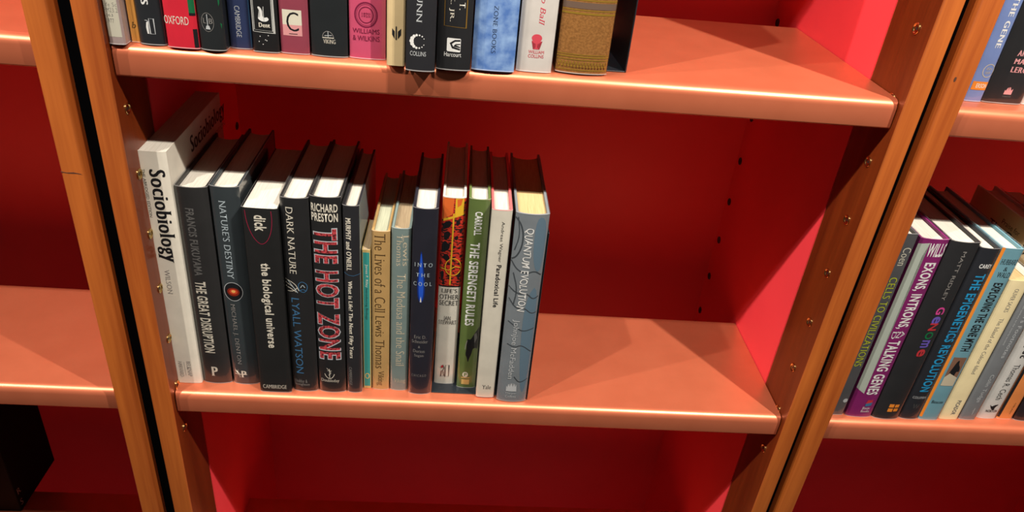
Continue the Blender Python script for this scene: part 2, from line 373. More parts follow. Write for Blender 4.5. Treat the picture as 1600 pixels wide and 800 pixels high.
BOOKS = [
 dict(sidetext=[(1, 'Sociobiology', 'serifb', 'ink', 0.064, 0.182, 0.247, 0.27), (1, 'THE ABRIDGED EDITION', 'serif', 'grey', 0.066, 0.178, 0.239, 0.2445)], x=0.0111, y=0.0175, z=0.0, w=0.0283, h=0.2809, d=0.1695, shelf='M', sag=0.0006, inner=None, leftside=None, mottle=False, leather=False, hard=False, sleeve=False, cover=(0.8, 0.74, 0.62), side=None, page='page', label='tall white paperback at the left end with a large black title, by the left post', group='books standing on the middle shelf', dec=[
  ('t', 'title_lettering', 'Sociobiology', 0.1587, 0.2626, -0.0085, 0.0107, 'serifb', 'ink'),
  ('t', 'subtitle_lettering', 'THE ABRIDGED EDITION', 0.2104, 0.2622, -0.0106, -0.0078, 'sans', 'ink'),
  ('t', 'author_lettering', 'WILSON', 0.1203, 0.1503, -0.0057, -0.0008, 'serif', 'grey'),
  ('t', 'publisher_lettering', 'BELKNAP', 0.0098, 0.0308, 0.0008, 0.0051, 'serif', 'grey'),
  ('t', 'publisher_lettering', 'HARVARD', 0.0088, 0.0308, -0.0079, -0.0037, 'serif', 'grey'),
  ('r', 'publisher_rule', 0.0107, 0.0299, -0.0017, -0.0014, 'grey'),
 ]),
 dict(sidetext=[], x=0.0419, y=0.019, z=0.0, w=0.031, h=0.2446, d=0.1382, shelf='M', sag=0.003, inner=None, leftside=None, mottle=False, leather=False, hard=True, sleeve=True, cover=(0.034, 0.033, 0.033), side=None, page='page', label='black hardcover with grey author line above a white title, beside the tall white paperback', group='books standing on the middle shelf', dec=[
  ('t', 'author_lettering', 'FRANCIS FUKUYAMA', 0.1436, 0.2221, -0.0074, 0.0009, 'bold', 'dimgrey'),
  ('t', 'title_lettering', 'THE GREAT DISRUPTION', 0.0431, 0.1365, -0.0087, 0.0025, 'bold', 'cream'),
  ('h', 'publisher_mark', 'P', 0.0107, 0.0236, -0.005, 0.0025, 'serifb', 'cream'),
 ]),
 dict(sidetext=[], x=0.0736, y=0.0195, z=0.0, w=0.028, h=0.247, d=0.1507, shelf='M', sag=0.0028, inner=None, leftside=None, mottle=False, leather=False, hard=True, sleeve=True, cover=(0.04, 0.05, 0.055), side=None, page='page', label='slate grey hardcover with a small red galaxy emblem on its spine', group='books standing on the middle shelf', dec=[
  ('t', 'title_lettering', "NATURE'S DESTINY", 0.1418, 0.2325, -0.0062, 0.0006, 'serif', 'paleblue'),
  ('e', 'spine_emblem', 0.1257, -0.0022, 0.0098, 0.0118, 'ink'),
  ('o', 'emblem_ring', 0.1257, -0.0022, 0.0098, 0.0118, 0.0006, 'palegrey'),
  ('e', 'galaxy_motif', 0.1254, -0.0022, 0.0064, 0.0052, 'galaxydark'),
  ('e', 'galaxy_motif', 0.1258, -0.002, 0.0043, 0.0032, 'galaxyred'),
  ('e', 'galaxy_core', 0.1262, -0.002, 0.0022, 0.0018, 'flame'),
  ('t', 'author_lettering', 'MICHAEL J. DENTON', 0.0283, 0.1099, -0.0081, -0.0022, 'serif', 'grey'),
  ('t', 'publisher_mark', 'f', 0.0089, 0.0219, -0.0106, -0.0056, 'ital', 'cream'),
  ('h', 'publisher_mark', 'P', 0.0098, 0.0191, -0.0045, 0.0017, 'serifb', 'cream'),
  ('r', 'publisher_rule', 0.0136, 0.0145, -0.0112, 0.0022, 'cream'),
 ]),
 dict(sidetext=[], x=0.1091, y=0.0083, z=0.0, w=0.0339, h=0.2325, d=0.1444, shelf='M', sag=0.0006, inner=None, leftside=None, mottle=False, leather=False, hard=False, sleeve=True, cover=(0.02, 0.02, 0.02), side=None, page='page', label='thick black square-spined book with a thin red oval at the top', group='books standing on the middle shelf', dec=[
  ('t', 'author_lettering', 'dick', 0.2073, 0.2251, -0.0061, 0.0054, 'bold', 'cream'),
  ('t', 'title_lettering', 'the biological universe', 0.0627, 0.1703, -0.0064, 0.0054, 'bold', 'cream'),
  ('h', 'publisher_lettering', 'CAMBRIDGE', 0.0053, 0.0105, -0.0136, 0.0122, 'serif', 'cream'),
  ('p2', 'oval_outline', [(-0.0142, 0.23), (-0.0136, 0.2194), (-0.0115, 0.2087), (-0.0075, 0.1986), (-0.0017, 0.192), (0.0034, 0.1942), (0.0075, 0.2008), (0.0102, 0.2102), (0.0112, 0.2209), (0.0108, 0.23)], 0.0005, 'oval'),
 ]),
 dict(sidetext=[], x=0.1411, y=0.0119, z=0.0, w=0.0275, h=0.2436, d=0.1459, shelf='M', sag=0.003, inner=None, leftside=None, mottle=False, leather=False, hard=True, sleeve=True, cover=(0.022, 0.022, 0.023), side=None, page='page', label='black hardcover with blue author name and pale tangled emblem', group='books standing on the middle shelf', dec=[
  ('t', 'title_lettering', 'DARK NATURE', 0.157, 0.2338, -0.0083, -0.0014, 'serif', 'cream'),
  ('t', 'author_lettering', 'LYALL WATSON', 0.0257, 0.1268, -0.0088, -0.0006, 'sans', 'midblue'),
  ('h', 'publisher_lettering', 'Hodder &', 0.0122, 0.0169, -0.0116, 0.0028, 'serif', 'grey'),
  ('h', 'publisher_lettering', 'Stoughton', 0.0071, 0.0118, -0.0116, 0.005, 'serif', 'grey'),
  ('p2', 'emblem_strand', [(-0.0138, 0.1492), (-0.0083, 0.1476), (-0.0028, 0.1437), (0.0, 0.1365)], 0.0007, 'cream'),
  ('p2', 'emblem_strand', [(-0.0138, 0.1452), (-0.0083, 0.1429), (-0.0041, 0.1389)], 0.0007, 'cream'),
  ('p2', 'emblem_strand', [(-0.0138, 0.1405), (-0.0083, 0.1389), (-0.0028, 0.1349)], 0.0007, 'cream'),
  ('p2', 'emblem_strand', [(-0.0124, 0.1349), (-0.0055, 0.1357), (-0.0014, 0.1405)], 0.0007, 'cream'),
  ('p2', 'emblem_strand', [(0.0, 0.1452), (0.0033, 0.1484), (0.0077, 0.1452), (0.0088, 0.1405), (0.0066, 0.1349), (0.0022, 0.1349), (-0.0006, 0.1405), (0.0, 0.1452)], 0.0007, 'midblue'),
  ('p2', 'emblem_strand', [(0.0017, 0.1405), (0.0039, 0.1445), (0.0061, 0.1405)], 0.0007, 'paleblue'),
  ('p2', 'emblem_strand', [(-0.011, 0.1484), (-0.0055, 0.1405), (-0.0014, 0.1341)], 0.0007, 'paleblue'),
  ('p2', 'emblem_strand', [(0.0006, 0.1365), (0.0039, 0.1389), (0.0069, 0.1365)], 0.0007, 'midblue'),
 ]),
 dict(sidetext=[], x=0.171, y=0.0122, z=0.0, w=0.0298, h=0.2466, d=0.1442, shelf='M', sag=0.003, inner=None, leftside=None, mottle=False, leather=False, hard=True, sleeve=True, cover=(0.02, 0.02, 0.021), side=None, page='page', label='black hardcover with big jagged red lettering outlined in white', group='books standing on the middle shelf', dec=[
  ('h', 'author_lettering', 'RICHARD', 0.2305, 0.2396, -0.014, 0.0119, 'bold', 'cream'),
  ('h', 'author_lettering', 'PRESTON', 0.2198, 0.2293, -0.014, 0.0119, 'bold', 'cream'),
  ('t', 'title_outline', 'THE HOT ZONE', 0.0464, 0.213, -0.0134, 0.0113, 'outline', 'filmwhite'),
  ('t', 'title_lettering', 'THE HOT ZONE', 0.0477, 0.2119, -0.0125, 0.0104, 'bold', 'bloodred'),
  ('p2', 'anchor_mark', [(-0.0024, 0.0336), (-0.0024, 0.0198)], 0.0006, 'cream'),
  ('p2', 'anchor_mark', [(-0.0078, 0.0263), (-0.006, 0.0216), (-0.0024, 0.0193), (0.0012, 0.0216), (0.003, 0.0263)], 0.0007, 'cream'),
  ('p2', 'anchor_mark', [(-0.0048, 0.0309), (0.0, 0.0309)], 0.0005, 'cream'),
  ('p2', 'anchor_mark', [(-0.0054, 0.0346), (0.0, 0.0281), (-0.0036, 0.0244)], 0.0005, 'cream'),
  ('h', 'publisher_lettering', 'Doubleday', 0.0136, 0.019, -0.0119, 0.0081, 'serif', 'cream'),
 ]),
 dict(sidetext=[], x=0.1955, y=0.0132, z=0.0, w=0.0161, h=0.2384, d=0.1417, shelf='M', sag=0.002, inner=None, leftside=None, mottle=False, leather=False, hard=True, sleeve=True, cover=(0.026, 0.026, 0.03), side=(0.36, 0.44, 0.42), page='page', label='slim black hardcover with a pale teal side, white title in two lengths', group='books standing on the middle shelf', dec=[
  ('t', 'author_lettering', "MURPHY and O'NEILL", 0.1637, 0.2253, -0.0053, 0.0, 'serifb', 'cream'),
  ('t', 'title_lettering', 'What is Life? The Next Fifty Years', 0.0493, 0.1514, -0.0055, 0.0, 'serifb', 'cream'),
  ('p2', 'spine_rule', [(-0.0081, 0.1606), (-0.0032, 0.1582), (0.0016, 0.1578), (0.0081, 0.1598)], 0.0005, 'midblue'),
  ('t', 'publisher_lettering', 'CAMBRIDGE', 0.0105, 0.0364, -0.0055, -0.0023, 'serif', 'grey'),
 ]),
 dict(sidetext=[], x=0.2091, y=0.0217, z=0.0, w=0.0087, h=0.1848, d=0.0653, shelf='M', sag=0, inner=None, leftside=None, mottle=False, leather=False, hard=False, sleeve=False, cover=(0.6, 0.43, 0.16), side=None, page='tanpage', label='short thin turquoise paperback with mustard edges', group='books standing on the middle shelf', dec=[
  ('r', 'spine_panel', 0.0034, 0.1818, -0.0033, 0.0033, 'teal'),
  ('t', 'author_lettering', 'James F. Riley', 0.1388, 0.1674, -0.0016, 0.0016, 'sans', 'cream'),
  ('t', 'title_lettering', 'Introducing Biology', 0.0967, 0.1376, -0.0016, 0.0016, 'sans', 'ink'),
  ('e', 'publisher_mark', 0.0181, 0.0, 0.0028, 0.0042, 'mustard'),
  ('e', 'publisher_mark', 0.0181, 0.0, 0.0017, 0.003, 'teal'),
 ]),
 dict(sidetext=[], x=0.224, y=0.0199, z=0.0, w=0.0186, h=0.2083, d=0.1395, shelf='M', sag=0.0015, inner=None, leftside=None, mottle=False, leather=False, hard=True, sleeve=True, cover=(0.55, 0.34, 0.13), side=None, page='greenpage', label='ochre hardcover with tall looping dark title', group='books standing on the middle shelf', dec=[
  ('t', 'title_lettering', 'The Lives of a Cell', 0.1083, 0.2057, -0.0063, 0.0048, 'serif', 'brown'),
  ('t', 'author_lettering', 'Lewis Thomas', 0.0312, 0.1041, -0.0056, 0.0041, 'serif', 'brown'),
  ('t', 'publisher_lettering', 'Viking', 0.0062, 0.0275, -0.0045, 0.0037, 'serif', 'brown'),
 ]),
 dict(sidetext=[], x=0.2446, y=0.0202, z=0.0, w=0.0197, h=0.2126, d=0.14, shelf='M', sag=0.002, inner=None, leftside=None, mottle=False, leather=False, hard=True, sleeve=True, cover=(0.2, 0.265, 0.25), side=None, page='tanpage', label='dusty teal hardcover with faint cream lettering and scuffed edges', group='books standing on the middle shelf', dec=[
  ('t', 'author_lettering', 'Lewis', 0.1688, 0.2055, 0.002, 0.0079, 'serif', 'sand'),
  ('t', 'author_lettering', 'Thomas', 0.1684, 0.2062, -0.0045, 0.0014, 'serif', 'sand'),
  ('t', 'title_lettering', 'The Medusa and the Snail', 0.0355, 0.159, -0.0036, 0.0055, 'serif', 'sand'),
  ('h', 'publisher_lettering', 'Viking', 0.0096, 0.0172, -0.0055, 0.0075, 'serif', 'sand'),
 ]),
 dict(sidetext=[], x=0.2685, y=0.0151, z=0.0, w=0.0249, h=0.2394, d=0.1388, shelf='M', sag=0.0028, inner=None, leftside=None, mottle=False, leather=False, hard=True, sleeve=True, cover=(0.022, 0.022, 0.032), side=None, page='page', label='black hardcover with a long pointed blue flame', group='books standing on the middle shelf', dec=[
  ('p', 'flame_glow', [(-0.003, 0.1966), (0.0, 0.172), (0.002, 0.1547), (0.002, 0.1353), (-0.0005, 0.127), (-0.003, 0.127), (-0.0057, 0.1353), (-0.0062, 0.1547), (-0.0047, 0.172)], 'flameglow'),
  ('p', 'flame_motif', [(-0.003, 0.1935), (-0.001, 0.1705), (0.0005, 0.1507), (0.0005, 0.1369), (-0.001, 0.1287), (-0.0025, 0.1287), (-0.0042, 0.1369), (-0.0047, 0.1507), (-0.004, 0.1705)], 'flameblue'),
  ('p', 'flame_tip', [(-0.002, 0.1353), (-0.0012, 0.1295), (-0.0012, 0.1279), (-0.0027, 0.1279), (-0.0027, 0.1295)], 'cream'),
  ('h', 'title_lettering', 'I N T O', 0.172, 0.1767, -0.0095, 0.009, 'serif', 'paleblue'),
  ('h', 'title_lettering', 'T H E', 0.16, 0.1643, -0.0075, 0.0065, 'serif', 'paleblue'),
  ('h', 'title_lettering', 'C O O L', 0.1487, 0.1534, -0.01, 0.009, 'serif', 'paleblue'),
  ('h', 'author_lettering', 'Eric D.', 0.0795, 0.0837, -0.0075, 0.0055, 'serif', 'grey'),
  ('h', 'author_lettering', 'Schneider', 0.0733, 0.0775, -0.01, 0.0075, 'serif', 'grey'),
  ('h', 'author_lettering', '&', 0.0666, 0.0696, -0.003, -0.0005, 'serif', 'grey'),
  ('h', 'author_lettering', 'Dorion', 0.0601, 0.0642, -0.0082, 0.0045, 'serif', 'grey'),
  ('h', 'author_lettering', 'Sagan', 0.0534, 0.0579, -0.007, 0.0035, 'serif', 'grey'),
  ('h', 'publisher_lettering', 'C H I C A G O', 0.0257, 0.029, -0.0092, 0.007, 'serif', 'grey'),
 ]),
 dict(sidetext=[], x=0.2963, y=0.0341, z=0.0, w=0.0236, h=0.2434, d=0.1438, shelf='M', sag=0.0015, inner=None, leftside=None, mottle=False, leather=False, hard=True, sleeve=True, cover=(0.74, 0.7, 0.6), side=None, page='page', label='white hardcover with a red and black patterned upper half', group='books standing on the middle shelf', dec=[
  ('r', 'art_panel', 0.1366, 0.2427, -0.0118, 0.0118, 'artred'),
  ('r', 'art_border', 0.1354, 0.1371, -0.0118, 0.0118, 'ink'),
  ('p', 'art_patch', [(-0.0118, 0.2427), (0.0, 0.2427), (-0.0012, 0.2244), (-0.0118, 0.217)], 'artorange'),
  ('p', 'art_patch', [(0.0012, 0.2427), (0.0099, 0.2427), (0.0099, 0.2252), (0.0012, 0.2222)], 'artyellow'),
  ('p', 'art_patch', [(0.0028, 0.2413), (0.0083, 0.2424), (0.0071, 0.2355), (0.0035, 0.2325)], 'artorange'),
  ('r', 'art_band', 0.1383, 0.2252, -0.0007, 0.0009, 'artyellow'),
  ('p', 'art_band', [(-0.0106, 0.2185), (0.0106, 0.2267), (0.0106, 0.2244), (-0.0106, 0.2155)], 'artyellow'),
  ('p', 'art_blot', [(-0.0104, 0.2133), (-0.0047, 0.217), (-0.0014, 0.2155), (-0.0024, 0.2102), (-0.0071, 0.2072), (-0.0104, 0.2057)], 'ink'),
  ('p', 'art_blot', [(-0.0094, 0.2011), (-0.0059, 0.2049), (-0.0019, 0.2027), (-0.0033, 0.1965), (-0.0085, 0.1935)], 'ink'),
  ('p', 'art_blot', [(-0.0109, 0.1888), (-0.0071, 0.1935), (-0.0038, 0.1888), (-0.0019, 0.1919), (-0.0024, 0.1826), (-0.008, 0.1794), (-0.0106, 0.1779)], 'ink'),
  ('p', 'art_blot', [(-0.0094, 0.1747), (-0.0047, 0.1771), (-0.0014, 0.1731), (-0.0028, 0.1668), (-0.0071, 0.17)], 'ink'),
  ('p', 'art_blot', [(0.0024, 0.2163), (0.0059, 0.2192), (0.0075, 0.2148), (0.0042, 0.2102)], 'ink'),
  ('p', 'art_blot', [(0.0066, 0.2072), (0.0099, 0.2095), (0.0099, 0.2042), (0.0075, 0.2019)], 'ink'),
  ('p', 'art_blot', [(0.0024, 0.1981), (0.0052, 0.2004), (0.0066, 0.1965), (0.0033, 0.1935)], 'ink'),
  ('p', 'art_blot', [(-0.0106, 0.1539), (-0.0075, 0.1571), (-0.0066, 0.1474), (-0.0099, 0.1441)], 'ink'),
  ('p', 'art_blot', [(0.0071, 0.1539), (0.0101, 0.1571), (0.0101, 0.149), (0.008, 0.1441)], 'ink'),
  ('o', 'art_ring', 0.1612, 0.0024, 0.0088, 0.011, 0.0009, 'artyellow'),
  ('p2', 'art_band', [(-0.0113, 0.1596), (-0.0024, 0.1571), (0.0047, 0.162), (0.0106, 0.1604)], 0.0009, 'artyellow'),
  ('h', 'title_lettering', "LIFE'S", 0.1283, 0.1335, -0.0085, 0.0085, 'serif', 'ink'),
  ('h', 'title_lettering', 'OTHER', 0.1199, 0.126, -0.0101, 0.0104, 'serif', 'ink'),
  ('h', 'title_lettering', 'SECRET', 0.1118, 0.118, -0.0101, 0.0104, 'serif', 'ink'),
  ('h', 'author_lettering', 'IAN', 0.0921, 0.0969, -0.0042, 0.0033, 'serif', 'ink'),
  ('h', 'author_lettering', 'STEWART', 0.0861, 0.0914, -0.0099, 0.0099, 'serif', 'ink'),
  ('p2', 'publisher_mark', [(0.0005, 0.0279), (0.0047, 0.0279), (0.0047, 0.0112), (0.0005, 0.0112), (0.0005, 0.0279)], 0.0005, 'ink'),
  ('p2', 'publisher_mark', [(-0.0047, 0.0256), (-0.0024, 0.0279), (-0.0009, 0.0237), (-0.0024, 0.0199), (-0.0005, 0.0122), (-0.0042, 0.0112), (-0.0038, 0.0199)], 0.0006, 'ink'),
  ('p', 'publisher_mark', [(-0.0047, 0.0265), (-0.0024, 0.0281), (-0.0019, 0.0246), (-0.0042, 0.0237)], 'hotred'),
 ]),
 dict(sidetext=[], x=0.3217, y=0.0281, z=0.0, w=0.0216, h=0.2458, d=0.1379, shelf='M', sag=0.002, inner=None, leftside=None, mottle=False, leather=False, hard=True, sleeve=True, cover=(0.125, 0.18, 0.05), side=None, page='page', label='olive green hardcover with bold white lettering and a dark hoofed animal', group='books standing on the middle shelf', dec=[
  ('t', 'author_lettering', 'CARROLL', 0.2048, 0.2321, -0.0039, 0.0039, 'bold', 'white'),
  ('t', 'title_lettering', 'THE SERENGETI RULES', 0.0897, 0.1959, -0.0065, 0.0035, 'bold', 'white'),
  ('p', 'animal_silhouette', [(0.0108, 0.0895), (0.0086, 0.0851), (0.0048, 0.0779), (0.0013, 0.0699), (-0.0017, 0.0717), (-0.003, 0.0672), (-0.0022, 0.059), (-0.0035, 0.0489), (-0.0013, 0.0451), (0.0, 0.0367), (0.0017, 0.0451), (0.0035, 0.0498), (0.0043, 0.0571), (0.0074, 0.059), (0.0108, 0.0553)], 'ink'),
  ('p2', 'animal_horn', [(-0.0022, 0.069), (-0.0035, 0.0626), (-0.0039, 0.0562)], 0.0008, 'grey'),
  ('p', 'animal_tuft', [(0.0048, 0.0779), (0.0074, 0.0797), (0.0086, 0.0726), (0.0061, 0.0653)], 'dimgrey'),
  ('e', 'publisher_mark', 0.0197, -0.0017, 0.0032, 0.004, 'cream'),
  ('h', 'publisher_mark', 'P', 0.0173, 0.0221, -0.0035, 0.0, 'serifb', 'olive'),
  ('r', 'publisher_rule', 0.0146, 0.0158, -0.0061, 0.0035, 'mustard'),
  ('r', 'publisher_panel', 0.0052, 0.0125, -0.0056, 0.0035, 'mustard'),
 ]),
 dict(sidetext=[], x=0.3439, y=0.0133, z=0.0, w=0.0204, h=0.2432, d=0.1448, shelf='M', sag=0.0008, inner=(0.7, 0.12, 0.12), leftside=None, mottle=False, leather=False, hard=True, sleeve=True, cover=(0.72, 0.67, 0.56), side=None, page='page', label='narrow off-white hardcover with pink lining and a plain black title', group='books standing on the middle shelf', dec=[
  ('t', 'author_lettering', 'Andreas Wagner', 0.1829, 0.2305, -0.0004, 0.0037, 'sans', 'ink'),
  ('t', 'title_lettering', 'Paradoxical Life', 0.1265, 0.1797, -0.0006, 0.0045, 'bold', 'ink'),
  ('h', 'publisher_lettering', 'Yale', 0.0121, 0.0179, -0.0041, 0.0061, 'serif', 'ink'),
 ]),
 dict(sidetext=[], x=0.3742, y=0.0081, z=0.0, w=0.0335, h=0.2434, d=0.1501, shelf='M', sag=0.003, inner=None, leftside=None, mottle=False, leather=False, hard=True, sleeve=True, cover=(0.21, 0.235, 0.255), side=None, page='yellowpage', label='thick grey-blue hardcover in creased plastic, last of the row by the bookend', group='books standing on the middle shelf', dec=[
  ('p', 'cover_tint', [(0.004, 0.2417), (0.0157, 0.2381), (0.0157, 0.1819), (0.01, 0.1741), (0.004, 0.1973)], 'bluegrey'),
  ('p', 'cover_tint', [(0.0017, 0.142), (0.0157, 0.1662), (0.0157, 0.0274), (0.01, 0.0063), (0.0033, 0.0644)], 'bluegrey'),
  ('p2', 'branch_motif', [(-0.0167, 0.2381), (-0.0114, 0.233), (-0.0074, 0.2213), (-0.0074, 0.2064), (-0.0114, 0.1942), (-0.0167, 0.1896)], 0.0015, 'branch'),
  ('p2', 'branch_motif', [(-0.0141, 0.2388), (-0.0107, 0.2183), (-0.0147, 0.2003)], 0.001, 'branch'),
  ('p2', 'branch_motif', [(-0.0167, 0.1881), (-0.01, 0.178), (0.0, 0.1741), (0.0084, 0.178), (0.0157, 0.1725)], 0.0013, 'branch'),
  ('p2', 'branch_motif', [(-0.0167, 0.1566), (-0.0067, 0.1485), (0.0033, 0.1501), (0.01, 0.142), (0.0157, 0.146)], 0.0013, 'branch'),
  ('p2', 'branch_motif', [(-0.0151, 0.142), (-0.0067, 0.1296), (0.0017, 0.132), (0.01, 0.1237), (0.0157, 0.1254)], 0.0011, 'branch'),
  ('p2', 'branch_motif', [(-0.0134, 0.1127), (-0.005, 0.1067), (0.0033, 0.0998), (0.0157, 0.1041)], 0.0011, 'branch'),
  ('p2', 'branch_motif', [(-0.0117, 0.0823), (-0.0033, 0.0779), (0.004, 0.0823), (0.0157, 0.0716)], 0.001, 'branch'),
  ('p2', 'branch_motif', [(0.0, 0.0368), (0.0067, 0.0274), (0.0157, 0.0331)], 0.001, 'branch'),
  ('p2', 'branch_motif', [(-0.0134, 0.1741), (-0.0074, 0.1542), (-0.01, 0.1337)], 0.001, 'branch'),
  ('t', 'title_lettering', 'QUANTUM EVOLUTION', 0.1262, 0.2275, -0.0067, 0.0033, 'hand', 'white'),
  ('t', 'author_lettering', 'Johnjoe McFadden', 0.0331, 0.1153, -0.0087, -0.0007, 'sans', 'palegrey'),
  ('p', 'publisher_mark', [(-0.0074, 0.015), (-0.0074, 0.0227), (-0.006, 0.0208), (-0.0054, 0.0255), (-0.0033, 0.0217), (-0.002, 0.027), (0.0, 0.0217), (0.0013, 0.0265), (0.0027, 0.0217), (0.004, 0.0246), (0.0047, 0.015)], 'palegrey'),
  ('h', 'publisher_lettering', 'Harper', 0.0099, 0.0136, -0.0074, 0.0047, 'serif', 'palegrey'),
  ('h', 'publisher_lettering', 'Collins', 0.0056, 0.0092, -0.0074, 0.0047, 'serif', 'palegrey'),
 ]),
 dict(sidetext=[], x=0.0074, y=-0.0011, z=0.3851, w=0.0132, h=0.25, d=0.17, shelf='U', sag=0.001, inner=None, leftside=None, mottle=False, leather=False, hard=True, sleeve=True, cover=(0.5, 0.38, 0.36), side=None, page='page', label='clear-jacketed book bearing a cream call-number label', group='books standing on the upper shelf', dec=[
  ('r', 'call_number_label', 0.0064, 0.0517, -0.0062, 0.005, 'labelcream'),
  ('h', 'label_lettering', 'Life Sc', 0.0311, 0.0345, -0.0066, 0.0048, 'mono', 'dimgrey'),
  ('h', 'label_lettering', 'PM23.2', 0.0265, 0.0301, -0.0058, 0.0048, 'mono', 'dimgrey'),
  ('h', 'label_lettering', '.J63', 0.0224, 0.0252, -0.0055, 0.0008, 'mono', 'dimgrey'),
  ('h', 'label_lettering', '1977', 0.018, 0.0214, -0.0053, 0.0008, 'mono', 'dimgrey'),
 ]),
 dict(sidetext=[], x=0.019, y=0.0091, z=0.3851, w=0.0075, h=0.22, d=0.15, shelf='U', sag=0, inner=None, leftside=None, mottle=False, leather=False, hard=False, sleeve=True, cover=(0.95, 0.42, 0.09), side=None, page='page', label='thin orange book marked with an italic b', group='books standing on the upper shelf', dec=[
  ('h', 'publisher_mark', 'b', 0.0121, 0.0171, -0.0015, 0.0019, 'ital', 'brown'),
 ]),
 dict(sidetext=[], x=0.0344, y=0.0045, z=0.3853, w=0.0211, h=0.245, d=0.17, shelf='U', sag=0.002, inner=None, leftside=None, mottle=False, leather=False, hard=True, sleeve=True, cover=(0.02, 0.022, 0.026), side=None, page='page', label='black hardcover with a white open-page mark, beside the thin orange book', group='books standing on the upper shelf', dec=[
  ('t', 'title_lettering', 'S', 0.0332, 0.0381, -0.0046, 0.0011, 'serifb', 'white'),
  ('p2', 'publisher_mark', [(-0.0004, 0.0221), (0.0034, 0.0221), (0.0034, 0.0094), (-0.0004, 0.0094), (-0.0004, 0.0221)], 0.0005, 'palegrey'),
  ('p', 'publisher_mark', [(-0.0027, 0.0189), (-0.0008, 0.02), (-0.0017, 0.0157), (-0.0015, 0.0094), (-0.0029, 0.0094), (-0.0034, 0.0147)], 'white'),
  ('p2', 'publisher_mark', [(-0.0038, 0.0205), (-0.0021, 0.0205), (-0.0008, 0.0189)], 0.0005, 'palegrey'),
 ]),
 dict(sidetext=[], x=0.0607, y=0.0015, z=0.3854, w=0.026, h=0.24, d=0.17, shelf='U', sag=0.001, inner=None, leftside=None, mottle=False, leather=False, hard=True, sleeve=True, cover=(0.72, 0.022, 0.045), side=None, page='page', label='bright red book with green and black corner blocks', group='books standing on the upper shelf', dec=[
  ('h', 'publisher_lettering', 'OXFORD', 0.0198, 0.0266, -0.0135, 0.0067, 'sans', 'cream'),
  ('r', 'colour_block', 0.03, 0.0603, 0.0078, 0.0126, 'green'),
  ('r', 'colour_block', 0.0013, 0.0169, 0.0093, 0.0126, 'ink'),
  ('r', 'colour_block', 0.0279, 0.03, 0.0078, 0.0126, 'ink'),
 ]),
 dict(sidetext=[], x=0.0852, y=0.0005, z=0.3856, w=0.0207, h=0.24, d=0.17, shelf='U', sag=0.0025, inner=None, leftside=None, mottle=False, leather=False, hard=True, sleeve=True, cover=(0.018, 0.021, 0.023), side=None, page='page', label='black book with an oval monogram and statuette outline', group='books standing on the upper shelf', dec=[
  ('o', 'monogram_ring', 0.0237, -0.0021, 0.0052, 0.0078, 0.0003, 'grey'),
  ('h', 'monogram_lettering', 'L', 0.0227, 0.0269, -0.0058, -0.0033, 'serif', 'grey'),
  ('h', 'monogram_lettering', 'B', 0.0227, 0.0269, -0.0008, 0.0021, 'serif', 'grey'),
  ('p2', 'monogram_mark', [(-0.0021, 0.0303), (-0.0021, 0.0216)], 0.0006, 'palegrey'),
  ('p', 'monogram_mark', [(-0.0041, 0.0179), (-0.0033, 0.0206), (-0.0021, 0.0216), (-0.0008, 0.0206), (0.0, 0.0179)], 'palegrey'),
  ('p', 'edge_fleck', [(0.0075, 0.0454), (0.0089, 0.0424), (0.0087, 0.0393), (0.0079, 0.0372)], 'green'),
  ('p', 'edge_fleck', [(0.0079, 0.0237), (0.0091, 0.0227), (0.0087, 0.0185)], 'green'),
 ]),
 dict(sidetext=[], x=0.1058, y=0.0113, z=0.3857, w=0.018, h=0.235, d=0.16, shelf='U', sag=0.0012, inner=None, leftside=None, mottle=False, leather=False, hard=True, sleeve=True, cover=(0.03, 0.045, 0.12), side=None, page='page', label='navy blue book with one white word running down its spine', group='books standing on the upper shelf', dec=[
  ('t', 'publisher_lettering', 'CAMBRIDGE', 0.0102, 0.0364, -0.0029, 0.0013, 'serif', 'palegrey'),
  ('r', 'edge_stripe', 0.002, 0.062, 0.0082, 0.0088, 'midblue'),
 ]),
 dict(sidetext=[], x=0.1281, y=0.0065, z=0.3858, w=0.0216, h=0.23, d=0.16, shelf='U', sag=0.001, inner=None, leftside=None, mottle=False, leather=False, hard=True, sleeve=True, cover=(0.012, 0.012, 0.013), side=None, page='page', label='black book with a silver double frame round an anchor mark', group='books standing on the upper shelf', dec=[
  ('p2', 'silver_frame', [(-0.0099, 0.0646), (-0.0099, 0.0175), (0.0078, 0.0169), (0.0078, 0.0646)], 0.0009, 'silver'),
  ('p2', 'silver_frame', [(-0.0086, 0.0646), (-0.0086, 0.0191), (0.0065, 0.0185), (0.0065, 0.0646)], 0.0004, 'silver'),
  ('p', 'anchor_mark', [(-0.0052, 0.0381), (-0.003, 0.0386), (-0.0009, 0.035), (-0.0013, 0.0308), (0.0004, 0.0292), (0.0026, 0.0303), (0.0043, 0.0281), (0.0013, 0.026), (-0.003, 0.0266), (-0.0056, 0.0292), (-0.003, 0.0297), (-0.0026, 0.0339)], 'white'),
  ('p2', 'anchor_mark', [(0.0, 0.0386), (-0.0004, 0.0329), (0.0, 0.0266)], 0.0006, 'silver'),
  ('h', 'publisher_lettering', 'Dent', 0.0215, 0.0252, -0.0047, 0.0047, 'serifb', 'cream'),
  ('e', 'white_fleck', 0.0137, -0.0043, 0.0004, 0.0004, 'white'),
  ('e', 'white_fleck', 0.011, 0.0, 0.0004, 0.0004, 'white'),
  ('e', 'white_fleck', 0.0104, 0.0011, 0.0004, 0.0004, 'white'),
  ('e', 'white_fleck', 0.0093, -0.0054, 0.0004, 0.0004, 'white'),
  ('e', 'white_fleck', 0.0071, -0.0022, 0.0004, 0.0004, 'white'),
  ('e', 'white_fleck', 0.0148, 0.0026, 0.0004, 0.0004, 'white'),
 ]),
